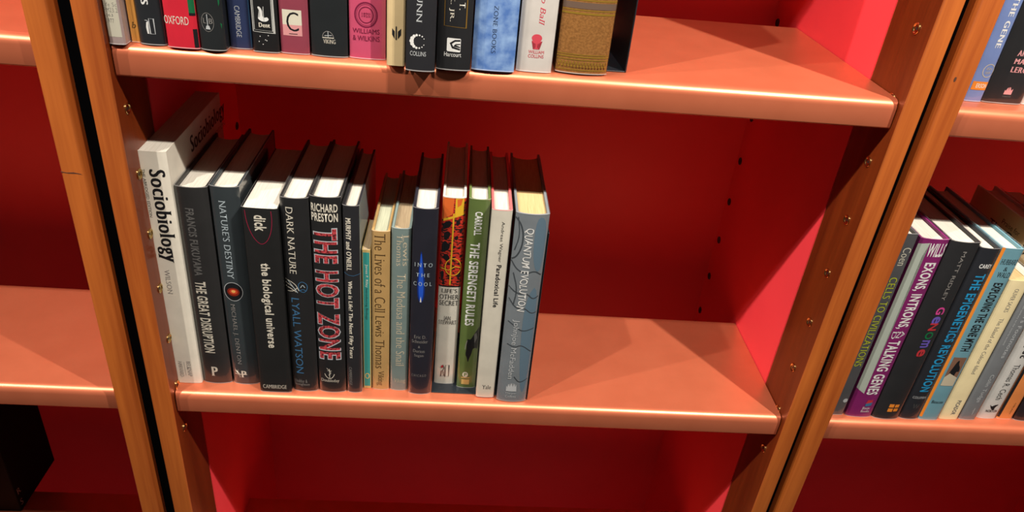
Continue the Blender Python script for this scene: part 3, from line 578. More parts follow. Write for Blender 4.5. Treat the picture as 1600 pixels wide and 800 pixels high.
 dict(sidetext=[], x=0.1521, y=0.0079, z=0.386, w=0.0241, h=0.23, d=0.16, shelf='U', sag=0.001, inner=None, leftside=None, mottle=False, leather=False, hard=True, sleeve=True, cover=(0.3, 0.055, 0.085), side=None, page='page', label='mauve book with a large black C in a pale box', group='books standing on the upper shelf', dec=[
  ('r', 'mark_box', 0.0157, 0.0373, -0.0092, 0.0068, 'labelcream'),
  ('r', 'mark_box_lower', 0.0157, 0.0248, -0.0092, 0.0068, 'blush'),
  ('h', 'publisher_mark', 'C', 0.0195, 0.0355, -0.006, 0.0043, 'serif', 'ink'),
  ('r', 'mark_rule', 0.017, 0.0176, -0.0043, 0.0029, 'ink'),
 ]),
 dict(sidetext=[], x=0.1814, y=0.0067, z=0.3862, w=0.0307, h=0.25, d=0.18, shelf='U', sag=0.0018, inner=None, leftside=None, mottle=False, leather=False, hard=True, sleeve=True, cover=(0.016, 0.019, 0.021), side=None, page='page', label='thick plain black book with a tiny white ship mark, beside the pink book', group='books standing on the upper shelf', dec=[
  ('p2', 'ship_mark', [(-0.0055, 0.016), (-0.0049, 0.0198), (-0.0025, 0.022), (0.0006, 0.022), (0.0031, 0.0198), (0.0043, 0.016)], 0.0004, 'grey'),
  ('p2', 'ship_mark', [(-0.0052, 0.0165), (0.004, 0.0165)], 0.0007, 'cream'),
  ('p2', 'ship_mark', [(-0.0037, 0.0182), (0.0025, 0.0187)], 0.0005, 'palegrey'),
  ('p2', 'ship_mark', [(-0.0006, 0.022), (-0.0006, 0.0171)], 0.0005, 'palegrey'),
  ('h', 'publisher_lettering', 'VIKING', 0.0116, 0.0152, -0.0049, 0.0055, 'serif', 'cream'),
 ]),
 dict(sidetext=[], x=0.2136, y=0.0081, z=0.3864, w=0.0307, h=0.24, d=0.17, shelf='U', sag=0.0015, inner=None, leftside=None, mottle=False, leather=False, hard=True, sleeve=True, cover=(0.62, 0.085, 0.17), side=None, page='page', label='pink book with a round maroon seal', group='books standing on the upper shelf', dec=[
  ('o', 'seal_ring', 0.0377, -0.0009, 0.0099, 0.0108, 0.0013, 'maroon'),
  ('o', 'seal_ring', 0.0377, -0.0009, 0.008, 0.0088, 0.0003, 'maroon'),
  ('o', 'seal_ring', 0.0377, -0.0009, 0.0064, 0.007, 0.0008, 'maroon'),
  ('h', 'seal_lettering', '1890', 0.038, 0.0396, -0.0043, 0.0025, 'sans', 'maroon'),
  ('h', 'seal_lettering', '1925', 0.0359, 0.0375, -0.0043, 0.0025, 'sans', 'maroon'),
  ('h', 'publisher_lettering', 'WILLIAMS', 0.0221, 0.0262, -0.0123, 0.0104, 'sans', 'maroon'),
  ('h', 'publisher_lettering', '& WILKINS', 0.0158, 0.0202, -0.0123, 0.0104, 'sans', 'maroon'),
 ]),
 dict(sidetext=[], x=0.2389, y=-0.0044, z=0.3865, w=0.015, h=0.22, d=0.15, shelf='U', sag=0.0004, inner=None, leftside=None, mottle=False, leather=False, hard=False, sleeve=False, cover=(0.6, 0.45, 0.24), side=None, page='page', label='narrow tan book with a black leaf-shaped mark', group='books standing on the upper shelf', dec=[
  ('p', 'leaf_mark', [(-0.003, 0.0318), (-0.0009, 0.0292), (-0.0009, 0.0228), (-0.003, 0.0265)], 'ink'),
  ('p', 'leaf_mark', [(0.0045, 0.0318), (0.0018, 0.0292), (0.0018, 0.0228), (0.0045, 0.0265)], 'ink'),
  ('p', 'leaf_mark', [(-0.0001, 0.0329), (0.0004, 0.034), (0.001, 0.0329), (0.001, 0.0222), (-0.0001, 0.0222)], 'ink'),
 ]),
 dict(sidetext=[], x=0.2604, y=-0.0154, z=0.3866, w=0.0242, h=0.245, d=0.17, shelf='U', sag=0.002, inner=None, leftside=None, mottle=False, leather=False, hard=True, sleeve=True, cover=(0.022, 0.022, 0.026), side=None, page='page', label='black book with a ring of white dots above the overhanging edge', group='books standing on the upper shelf', dec=[
  ('t', 'author_lettering', 'DUNN', 0.0409, 0.0703, -0.0039, 0.0007, 'serif', 'palegrey'),
  ('h', 'publisher_lettering', 'COLLINS', 0.0131, 0.0169, -0.0085, 0.0048, 'sans', 'palegrey'),
  ('e', 'dot_mark', 0.0226, 0.0028, 0.0004, 0.0004, 'white'),
  ('e', 'dot_mark', 0.0208, 0.0013, 0.0005, 0.0005, 'white'),
  ('e', 'dot_mark', 0.0199, -0.0009, 0.0007, 0.0007, 'white'),
  ('e', 'dot_mark', 0.0199, -0.0033, 0.001, 0.001, 'white'),
  ('e', 'dot_mark', 0.021, -0.0054, 0.0013, 0.0013, 'white'),
  ('e', 'dot_mark', 0.0229, -0.0069, 0.0016, 0.0016, 'white'),
  ('e', 'dot_mark', 0.0252, -0.0074, 0.0018, 0.0018, 'white'),
  ('e', 'dot_mark', 0.0275, -0.0069, 0.0016, 0.0016, 'white'),
  ('e', 'dot_mark', 0.0294, -0.0054, 0.0013, 0.0013, 'white'),
  ('e', 'dot_mark', 0.0304, -0.0033, 0.001, 0.001, 'white'),
  ('e', 'dot_mark', 0.0305, -0.0009, 0.0007, 0.0007, 'white'),
  ('e', 'dot_mark', 0.0296, 0.0013, 0.0006, 0.0006, 'white'),
  ('e', 'dot_mark', 0.0278, 0.0028, 0.0004, 0.0004, 'white'),
 ]),
 dict(sidetext=[], x=0.2882, y=-0.0063, z=0.3868, w=0.0291, h=0.245, d=0.17, shelf='U', sag=0.002, inner=None, leftside=None, mottle=False, leather=False, hard=True, sleeve=True, cover=(0.018, 0.018, 0.02), side=None, page='page', label='black book with a thin gold frame and a white wave logo', group='books standing on the upper shelf', dec=[
  ('p2', 'gold_frame', [(-0.0093, 0.0795), (-0.009, 0.0376), (0.0093, 0.0366), (0.0093, 0.0795)], 0.0005, 'gold'),
  ('t', 'title_lettering', 'T.', 0.0513, 0.0574, 0.0029, 0.0076, 'serif', 'cream'),
  ('t', 'title_lettering', 'K. JR.', 0.0413, 0.0635, -0.0055, -0.0012, 'serif', 'cream'),
  ('p', 'logo_tile', [(-0.0061, 0.0272), (-0.0055, 0.0278), (0.0049, 0.0275), (0.0055, 0.027), (0.0055, 0.0167), (0.0049, 0.0161), (-0.0055, 0.0164), (-0.0061, 0.0172)], 'white'),
  ('p2', 'logo_wave', [(0.0052, 0.0259), (0.0006, 0.0256), (-0.0029, 0.0232), (-0.0012, 0.0199), (0.0052, 0.0183)], 0.0016, 'ink'),
  ('p2', 'logo_wave', [(0.0052, 0.0229), (0.0017, 0.0226), (0.0, 0.0216), (0.0052, 0.0202)], 0.001, 'ink'),
  ('h', 'publisher_lettering', 'Harcourt', 0.012, 0.0157, -0.0081, 0.0064, 'sans', 'white'),
 ]),
 dict(sidetext=[], x=0.3226, y=-0.0, z=0.387, w=0.037, h=0.24, d=0.17, shelf='U', sag=0.0012, inner=None, leftside=None, mottle=True, leather=False, hard=True, sleeve=True, cover=(0.16, 0.31, 0.66), side=None, page='page', label='wide mottled sky-blue book with small dark letters', group='books standing on the upper shelf', dec=[
  ('t', 'publisher_lettering', 'ZONE BOOKS', 0.0157, 0.0556, -0.0026, 0.0011, 'serif', 'slate'),
 ]),
 dict(sidetext=[], x=0.3588, y=0.0057, z=0.3872, w=0.031, h=0.245, d=0.17, shelf='U', sag=0.0012, inner=None, leftside=None, mottle=False, leather=False, hard=True, sleeve=True, cover=(0.66, 0.61, 0.56), side=None, page='page', label='off-white book with red italic lettering and a red goblet tree', group='books standing on the upper shelf', dec=[
  ('t', 'author_lettering', 'Philip Ball', 0.041, 0.0808, -0.0012, 0.005, 'ital', 'rosered'),
  ('e', 'tree_mark', 0.0299, 0.0, 0.0045, 0.0034, 'rosered'),
  ('p', 'tree_mark', [(-0.0043, 0.0274), (0.005, 0.0274), (0.0022, 0.0254), (0.0009, 0.0249), (0.0009, 0.0218), (0.0031, 0.0202), (-0.0025, 0.0202), (-0.0003, 0.0218), (-0.0003, 0.0249), (-0.0019, 0.0254)], 'rosered'),
  ('h', 'publisher_lettering', 'WILLIAM', 0.0165, 0.0193, -0.0062, 0.0074, 'sans', 'rosered'),
  ('h', 'publisher_lettering', 'COLLINS', 0.0128, 0.0157, -0.0062, 0.0074, 'sans', 'rosered'),
 ]),
 dict(sidetext=[], x=0.4013, y=0.0062, z=0.3875, w=0.0458, h=0.26, d=0.17, shelf='U', sag=0.004, inner=None, leftside=None, mottle=False, leather=True, hard=True, sleeve=True, cover=(0.34, 0.17, 0.045), side=None, page='page', label='thick brown leather book with gilt bands, at the right end by the bookend', group='books standing on the upper shelf', dec=[
  ('r', 'gilt_band', 0.0654, 0.0665, -0.0229, 0.0229, 'gilt'),
  ('r', 'gilt_band', 0.0625, 0.0636, -0.0229, 0.0229, 'gilt'),
  ('r', 'dark_band', 0.0559, 0.0612, -0.0229, 0.0229, 'darkleather'),
  ('r', 'gilt_band', 0.0543, 0.0551, -0.0229, 0.0229, 'gilt'),
  ('r', 'gilt_band', 0.0511, 0.0527, -0.0229, 0.0229, 'gilt'),
  ('r', 'gilt_band', 0.0165, 0.0172, -0.0229, 0.0229, 'gilt'),
  ('r', 'gilt_band', 0.0144, 0.0155, -0.0229, 0.0229, 'gilt'),
  ('r', 'gilt_band', 0.012, 0.0127, -0.0229, 0.0229, 'gilt'),
  ('r', 'gilt_band', 0.0029, 0.0038, -0.0229, 0.0229, 'gilt'),
  ('p2', 'gilt_ornament', [(-0.022, 0.0107), (-0.0206, 0.005), (-0.0192, 0.0107)], 0.0007, 'gilt'),
  ('p2', 'gilt_ornament', [(-0.0192, 0.0107), (-0.0179, 0.005), (-0.0165, 0.0107)], 0.0007, 'gilt'),
  ('p2', 'gilt_ornament', [(-0.0165, 0.0107), (-0.0151, 0.005), (-0.0137, 0.0107)], 0.0007, 'gilt'),
  ('p2', 'gilt_ornament', [(-0.0137, 0.0107), (-0.0124, 0.005), (-0.011, 0.0107)], 0.0007, 'gilt'),
  ('p2', 'gilt_ornament', [(-0.011, 0.0107), (-0.0096, 0.005), (-0.0082, 0.0107)], 0.0007, 'gilt'),
  ('p2', 'gilt_ornament', [(-0.0082, 0.0107), (-0.0069, 0.005), (-0.0055, 0.0107)], 0.0007, 'gilt'),
  ('p2', 'gilt_ornament', [(-0.0055, 0.0107), (-0.0041, 0.005), (-0.0027, 0.0107)], 0.0007, 'gilt'),
  ('p2', 'gilt_ornament', [(-0.0027, 0.0107), (-0.0014, 0.005), (0.0, 0.0107)], 0.0007, 'gilt'),
  ('p2', 'gilt_ornament', [(0.0, 0.0107), (0.0014, 0.005), (0.0027, 0.0107)], 0.0007, 'gilt'),
  ('p2', 'gilt_ornament', [(0.0027, 0.0107), (0.0041, 0.005), (0.0055, 0.0107)], 0.0007, 'gilt'),
  ('p2', 'gilt_ornament', [(0.0055, 0.0107), (0.0069, 0.005), (0.0082, 0.0107)], 0.0007, 'gilt'),
  ('p2', 'gilt_ornament', [(0.0082, 0.0107), (0.0096, 0.005), (0.011, 0.0107)], 0.0007, 'gilt'),
  ('p2', 'gilt_ornament', [(0.011, 0.0107), (0.0124, 0.005), (0.0137, 0.0107)], 0.0007, 'gilt'),
  ('p2', 'gilt_ornament', [(0.0137, 0.0107), (0.0151, 0.005), (0.0165, 0.0107)], 0.0007, 'gilt'),
  ('p2', 'gilt_ornament', [(0.0165, 0.0107), (0.0179, 0.005), (0.0192, 0.0107)], 0.0007, 'gilt'),
  ('p2', 'gilt_ornament', [(0.0192, 0.0107), (0.0206, 0.005), (0.022, 0.0107)], 0.0007, 'gilt'),
  ('e', 'gilt_ornament', 0.0067, -0.0206, 0.0008, 0.0008, 'gilt'),
  ('e', 'gilt_ornament', 0.0067, -0.0179, 0.0008, 0.0008, 'gilt'),
  ('e', 'gilt_ornament', 0.0067, -0.0151, 0.0008, 0.0008, 'gilt'),
  ('e', 'gilt_ornament', 0.0067, -0.0124, 0.0008, 0.0008, 'gilt'),
  ('e', 'gilt_ornament', 0.0067, -0.0096, 0.0008, 0.0008, 'gilt'),
  ('e', 'gilt_ornament', 0.0067, -0.0069, 0.0008, 0.0008, 'gilt'),
  ('e', 'gilt_ornament', 0.0067, -0.0041, 0.0008, 0.0008, 'gilt'),
  ('e', 'gilt_ornament', 0.0067, -0.0014, 0.0008, 0.0008, 'gilt'),
  ('e', 'gilt_ornament', 0.0067, 0.0014, 0.0008, 0.0008, 'gilt'),
  ('e', 'gilt_ornament', 0.0067, 0.0041, 0.0008, 0.0008, 'gilt'),
  ('e', 'gilt_ornament', 0.0067, 0.0069, 0.0008, 0.0008, 'gilt'),
  ('e', 'gilt_ornament', 0.0067, 0.0096, 0.0008, 0.0008, 'gilt'),
  ('e', 'gilt_ornament', 0.0067, 0.0124, 0.0008, 0.0008, 'gilt'),
  ('e', 'gilt_ornament', 0.0067, 0.0151, 0.0008, 0.0008, 'gilt'),
  ('e', 'gilt_ornament', 0.0067, 0.0179, 0.0008, 0.0008, 'gilt'),
  ('e', 'gilt_ornament', 0.0067, 0.0206, 0.0008, 0.0008, 'gilt'),
 ]),
 dict(sidetext=[], x=0.7635, y=0.01, z=0.0, w=0.0209, h=0.2482, d=0.15, shelf='R', sag=0.001, inner=None, leftside=None, mottle=False, leather=False, hard=True, sleeve=True, cover=(0.1, 0.1, 0.105), side=None, page='page', label='grey book with yellow-green lettering, half hidden behind the wooden post', group='books on the middle shelf of the right bookcase', dec=[
  ('t', 'author_lettering', 'Coen', 0.2098, 0.2321, 0.0, 0.0088, 'serif', 'labelcream'),
  ('t', 'title_lettering', 'CELLS TO CIVILIZATIONS', 0.0741, 0.1953, -0.0013, 0.0071, 'serif', 'lime'),
  ('e', 'publisher_mark', 0.0223, 0.0063, 0.003, 0.003, 'palegrey'),
 ]),
 dict(sidetext=[], x=0.7925, y=0.0078, z=0.0, w=0.0316, h=0.245, d=0.15, shelf='R', sag=0.002, inner=None, leftside=None, mottle=False, leather=False, hard=True, sleeve=True, cover=(0.24, 0.018, 0.14), side=(0.02, 0.02, 0.03), page='page', label='purple book with tall white lettering and a pale strip', group='books on the middle shelf of the right bookcase', dec=[
  ('p', 'spine_strip', [(-0.0158, 0.2381), (-0.0051, 0.2404), (-0.0076, 0.2241), (-0.0057, 0.0359), (-0.0158, 0.0427)], 'mint'),
  ('h', 'author_lettering', 'WILLS', 0.2241, 0.2404, -0.0044, 0.0155, 'bold', 'white'),
  ('t', 'title_lettering', 'EXONS, INTRONS,', 0.1311, 0.217, -0.0032, 0.0114, 'bold', 'white'),
  ('t', 'title_lettering', 'A', 0.1186, 0.1284, 0.007, 0.0114, 'serif', 'white'),
  ('t', 'title_lettering', 'N', 0.1177, 0.1275, 0.0019, 0.0063, 'serif', 'white'),
  ('t', 'title_lettering', 'D', 0.1168, 0.1266, -0.0032, 0.0013, 'serif', 'white'),
  ('t', 'title_lettering', 'TALKING GENES', 0.0349, 0.1141, -0.0032, 0.0107, 'bold', 'white'),
  ('p', 'publisher_mark', [(0.0016, 0.0209), (0.0025, 0.0259), (0.0044, 0.0269), (0.0063, 0.0259), (0.0088, 0.0274), (0.0095, 0.0229)], 'hotred'),
  ('p', 'publisher_mark', [(0.0016, 0.0209), (0.0095, 0.0229), (0.0095, 0.0179), (0.0019, 0.0164)], 'midblue'),
  ('h', 'publisher_lettering', 'Basic', 0.0122, 0.0159, 0.0, 0.0095, 'serif', 'white'),
  ('h', 'publisher_lettering', 'Books', 0.0075, 0.0112, -0.0006, 0.0101, 'serif', 'white'),
 ]),
 dict(sidetext=[], x=0.8259, y=0.0059, z=0.0, w=0.0328, h=0.2445, d=0.15, shelf='R', sag=0.003, inner=None, leftside=None, mottle=False, leather=False, hard=True, sleeve=True, cover=(0.024, 0.024, 0.026), side=None, page='page', label='black book with multicoloured letters and an orange square mark', group='books on the middle shelf of the right bookcase', dec=[
  ('t', 'author_lettering', 'MATT RIDLEY', 0.1724, 0.2338, -0.0007, 0.0033, 'sans', 'grey'),
  ('t', 'title_lettering', 'G', 0.1536, 0.1635, 0.0, 0.0098, 'bold', 'magenta'),
  ('t', 'title_lettering', 'e', 0.1411, 0.1511, 0.0, 0.0098, 'bold', 'violet'),
  ('t', 'title_lettering', 'N', 0.1319, 0.142, 0.0, 0.0098, 'bold', 'hotred'),
  ('t', 'title_lettering', 'O', 0.1199, 0.1301, 0.0, 0.0098, 'bold', 'green'),
  ('t', 'title_lettering', 'm', 0.1082, 0.1185, 0.0, 0.0098, 'bold', 'violet'),
  ('t', 'title_lettering', 'e', 0.0953, 0.1059, 0.0, 0.0098, 'bold', 'hotred'),
  ('r', 'publisher_mark', 0.0184, 0.0235, -0.0033, 0.0026, 'orange'),
  ('r', 'publisher_mark', 0.0184, 0.023, 0.0039, 0.0092, 'orange'),
  ('r', 'publisher_mark', 0.0118, 0.0169, -0.0033, 0.0026, 'orange'),
  ('r', 'publisher_mark', 0.0124, 0.0169, 0.0039, 0.0092, 'orange'),
 ]),
 dict(sidetext=[], x=0.8554, y=0.0076, z=0.0, w=0.023, h=0.2382, d=0.15, shelf='R', sag=0.002, inner=None, leftside=None, mottle=False, leather=False, hard=True, sleeve=True, cover=(0.022, 0.024, 0.03), side=None, page='page', label='black book with bright blue lettering, next to the multicoloured one', group='books on the middle shelf of the right bookcase', dec=[
  ('h', 'author_lettering', 'CAREY', 0.2142, 0.2194, -0.0041, 0.0104, 'bold', 'white'),
  ('t', 'title_lettering', 'THE EPIGENETICS REVOLUTION', 0.043, 0.207, -0.0032, 0.0083, 'bold', 'cyan'),
  ('h', 'publisher_lettering', 'COLUMBIA', 0.0321, 0.0356, -0.0074, 0.0097, 'serif', 'palegrey'),
  ('o', 'spine_ring', 0.1298, 0.0028, 0.006, 0.007, 0.0004, 'midblue'),
  ('p2', 'publisher_mark', [(-0.0023, 0.0236), (-0.0005, 0.0175), (0.0012, 0.0236), (0.0028, 0.0175), (0.0046, 0.0236)], 0.0005, 'dimgrey'),
 ]),
 dict(sidetext=[], x=0.8801, y=0.0079, z=0.0, w=0.0241, h=0.2397, d=0.15, shelf='R', sag=0.0008, inner=None, leftside=None, mottle=False, leather=False, hard=True, sleeve=True, cover=(0.17, 0.36, 0.43), side=None, page='page', label='light blue book with an orange edge and a small picture', group='books on the middle shelf of the right bookcase', dec=[
  ('r', 'edge_stripe', 0.0042, 0.2401, -0.0121, -0.0092, 'orange'),
  ('h', 'author_lettering', 'HUBBARD', 0.2204, 0.2268, -0.0072, 0.0116, 'serif', 'ink'),
  ('h', 'author_lettering', '&', 0.2124, 0.2173, -0.0005, 0.0039, 'serif', 'ink'),
  ('h', 'author_lettering', 'WALD', 0.2043, 0.2108, -0.0048, 0.0096, 'serif', 'ink'),
  ('t', 'title_lettering', 'EXPLODING THE GENE MYTH', 0.1048, 0.1974, -0.0034, 0.0072, 'bold', 'ink'),
  ('r', 'spine_picture', 0.0535, 0.0955, -0.0063, 0.0092, 'picturebrown'),
  ('p', 'picture_figure', [(0.0, 0.0899), (0.0024, 0.0918), (0.0034, 0.0852), (0.0067, 0.0814), (0.0082, 0.0738), (0.0039, 0.0757), (0.0043, 0.0564), (0.0024, 0.0564), (0.0019, 0.0681), (0.0, 0.0564), (-0.0014, 0.0564), (0.0, 0.0757), (-0.0039, 0.07), (-0.0014, 0.0824)], 'ink'),
  ('p', 'picture_ground', [(-0.0063, 0.0661), (-0.0019, 0.0719), (0.0092, 0.0661), (0.0092, 0.0535), (-0.0063, 0.0535)], 'sand'),
  ('h', 'publisher_lettering', 'Beacon', 0.0262, 0.0307, -0.0063, 0.0077, 'serif', 'ink'),
 ]),
 dict(sidetext=[], x=0.9066, y=0.01, z=0.0, w=0.0238, h=0.2003, d=0.13, shelf='R', sag=0.0006, inner=None, leftside=None, mottle=False, leather=False, hard=False, sleeve=False, cover=(0.74, 0.62, 0.36), side=None, page='yellowpage', label='cream paperback with thin grey lettering', group='books on the middle shelf of the right bookcase', dec=[
  ('t', 'author_lettering', 'OLIVER SACKS', 0.1593, 0.1899, -0.001, 0.0038, 'serif', 'dimgrey'),
  ('t', 'title_lettering', 'The Island of the Colour-blind', 0.0708, 0.1506, -0.001, 0.0038, 'serif', 'dimgrey'),
  ('t', 'publisher_lettering', 'PICADOR', 0.0078, 0.0303, 0.0, 0.0052, 'bold', 'dimgrey'),
 ]),
 dict(sidetext=[], x=0.9315, y=0.0108, z=0.0, w=0.0209, h=0.1943, d=0.13, shelf='R', sag=0.0012, inner=None, leftside=None, mottle=False, leather=False, hard=False, sleeve=True, cover=(0.2, 0.21, 0.22), side=None, page='page', label='grey book with white lettering between the cream and white ones', group='books on the middle shelf of the right bookcase', dec=[
  ('t', 'title_lettering', "Mendel's Footnotes", 0.0953, 0.1843, 0.0004, 0.0054, 'sans', 'palegrey'),
  ('t', 'subtitle_lettering', 'from the nineteenth century to the twenty-second', 0.1139, 0.1968, -0.0063, -0.0038, 'sans', 'palegrey'),
  ('t', 'author_lettering', 'Colin Tudge', 0.0279, 0.0705, -0.0017, 0.0046, 'sans', 'palegrey'),
  ('p2', 'publisher_mark', [(0.001, 0.0136), (0.0025, 0.0187), (0.0025, 0.0084)], 0.0006, 'palegrey'),
 ]),
 dict(sidetext=[(-1, 'The Catalyst', 'bold', 'ink', 0.1225, 0.035, 0.2015, 0.2125), (-1, 'Praise for', 'sans', 'ink', 0.103, 0.07, 0.215, 0.2215)], x=0.9585, y=0.0145, z=0.0, w=0.0242, h=0.2355, d=0.166, shelf='R', sag=0.0012, inner=None, leftside=(0.6, 0.43, 0.23), mottle=False, leather=False, hard=True, sleeve=True, cover=(0.68, 0.66, 0.62), side=None, page='page', label='tall white book with its tan side printed with a blurb, behind the blue one', group='books on the middle shelf of the right bookcase', dec=[
  ('t', 'title_lettering', 'The Catalyst', 0.0939, 0.1749, -0.0034, 0.0082, 'bold', 'ink'),
  ('t', 'author_lettering', 'Thomas R. Cech', 0.0301, 0.0844, -0.0019, 0.0058, 'sans', 'ink'),
  ('p', 'bird_mark', [(-0.0048, 0.0229), (-0.0015, 0.0188), (0.0015, 0.0219), (0.0073, 0.0229), (0.0029, 0.0178), (0.0039, 0.0126), (0.0, 0.0147), (-0.0024, 0.0178)], 'ink'),
  ('h', 'publisher_lettering', 'NORTON', 0.01, 0.0141, -0.0058, 0.0087, 'bold', 'ink'),
 ]),
 dict(sidetext=[], x=0.9818, y=0.0148, z=0.0, w=0.02, h=0.236, d=0.15, shelf='R', sag=0.0006, inner=None, leftside=None, mottle=False, leather=False, hard=False, sleeve=True, cover=(0.8, 0.27, 0.075), side=None, page='page', label='orange book with a black left edge, near the right margin', group='books on the middle shelf of the right bookcase', dec=[
  ('r', 'edge_stripe', 0.0032, 0.214, -0.01, -0.0072, 'ink'),
  ('t', 'publisher_lettering', 'CHICAGO', 0.0084, 0.026, 0.0024, 0.0044, 'serif', 'brown'),
 ]),
 dict(sidetext=[], x=1.0055, y=0.0127, z=0.0, w=0.0241, h=0.24, d=0.145, shelf='R', sag=0.002, inner=None, leftside=None, mottle=False, leather=False, hard=True, sleeve=True, cover=(0.016, 0.013, 0.016), side=None, page='page', label='dark book cut by the right margin, past the orange one', group='books on the middle shelf of the right bookcase', dec=[
 ]),
 dict(sidetext=[], x=0.7781, y=0.0218, z=0.3872, w=0.0184, h=0.24, d=0.15, shelf='RU', sag=0.001, inner=None, leftside=None, mottle=False, leather=False, hard=True, sleeve=True, cover=(0.2, 0.28, 0.56), side=None, page='page', label='lavender-blue book with white lettering and an orange block, by the right post', group='books on the upper shelf of the right bookcase', dec=[
  ('t', 'title_lettering', 'THE GENE', 0.0508, 0.0969, 0.0, 0.0051, 'serifb', 'white'),
  ('o', 'award_seal', 0.0297, 0.0037, 0.0058, 0.0064, 0.0007, 'sand'),
  ('h', 'seal_lettering', 'ISH', 0.0303, 0.0327, 0.0011, 0.0062, 'serif', 'sand'),
  ('h', 'seal_lettering', 'RAW', 0.0267, 0.0291, 0.0011, 0.0062, 'serif', 'sand'),
  ('r', 'colour_block', 0.0113, 0.0193, -0.0064, 0.0092, 'orange'),
  ('h', 'author_lettering', 'ERSON', 0.0132, 0.0175, -0.0026, 0.0081, 'bold', 'cream'),
 ]),
 dict(sidetext=[], x=0.8078, y=0.0222, z=0.3872, w=0.0386, h=0.25, d=0.16, shelf='RU', sag=0.001, inner=None, leftside=None, mottle=False, leather=False, hard=True, sleeve=True, cover=(0.022, 0.022, 0.024), side=None, page='page', label='wide black book with pink stacked author name', group='books on the upper shelf of the right bookcase', dec=[
  ('h', 'author_lettering', 'ARMAND', 0.0454, 0.0505, -0.0054, 0.0193, 'serifb', 'blush'),
  ('h', 'author_lettering', 'MARIE', 0.038, 0.0428, -0.0054, 0.0147, 'serifb', 'blush'),
  ('h', 'author_lettering', 'LEROI', 0.0301, 0.0353, -0.0054, 0.0139, 'serifb', 'blush'),
  ('p', 'publisher_mark', [(-0.0023, 0.0091), (-0.0023, 0.0135), (-0.0012, 0.0123), (-0.0004, 0.0154), (0.0012, 0.0129), (0.0023, 0.0163), (0.0039, 0.0129), (0.0054, 0.0148), (0.0054, 0.0091)], 'blush'),
  ('h', 'publisher_lettering', 'HARPER', 0.0063, 0.0079, -0.0023, 0.0062, 'serif', 'dimgrey'),
 ]),
 dict(sidetext=[], x=0.8393, y=0.0245, z=0.3872, w=0.0191, h=0.25, d=0.16, shelf='RU', sag=0.001, inner=None, leftside=None, mottle=False, leather=False, hard=True, sleeve=True, cover=(0.7, 0.67, 0.62), side=None, page='page', label='white book at the right margin of the upper right shelf', group='books on the upper shelf of the right bookcase', dec=[
 ]),
]

# ------------------------------------------------------------------ books
NSP = 12
def spine_y(u, w, sag):
    s = min(1.0, abs(2 * u / w))
    e = max(0.0, (s - 0.86) / 0.14)
    return sag * s * s + 0.0010 * e * e
def wrap(bm, w, sag, lift):
    # bend a flat (u,0,v) sheet onto the facets of the spine
    lo = min(v.co.x for v in bm.verts); hi = max(v.co.x for v in bm.verts)
    for i in range(1, NSP):
        u = -w / 2 + w * i / NSP
        if lo < u < hi:
            bmesh.ops.bisect_plane(bm, geom=bm.verts[:] + bm.edges[:] + bm.faces[:], plane_co=(u, 0, 0), plane_no=(1, 0, 0))
    for v in bm.verts:
        q = min(max((v.co.x + w / 2) / w * NSP, 0), NSP - 1e-6); k = int(q)
        ya = spine_y(-w / 2 + w * k / NSP, w, sag); yb = spine_y(-w / 2 + w * (k + 1) / NSP, w, sag)
        v.co.y += ya + (yb - ya) * (q - k) - lift
ROUND = {'branch_motif', 'emblem_strand', 'oval_outline', 'anchor_mark', 'art_blot', 'animal_silhouette', 'animal_horn', 'flame_motif', 'flame_glow', 'picture_figure', 'bird_mark', 'ship_mark', 'cover_tint'}
def chaikin(p, closed):
    for _ in range(2):
        q = []
        n = len(p)
        for i in range(n if closed else n - 1):
            a, b = p[i], p[(i + 1) % n]
            q += [(a[0] * .75 + b[0] * .25, a[1] * .75 + b[1] * .25), (a[0] * .25 + b[0] * .75, a[1] * .25 + b[1] * .75)]
        p = q if closed else [p[0]] + q + [p[-1]]
    return p
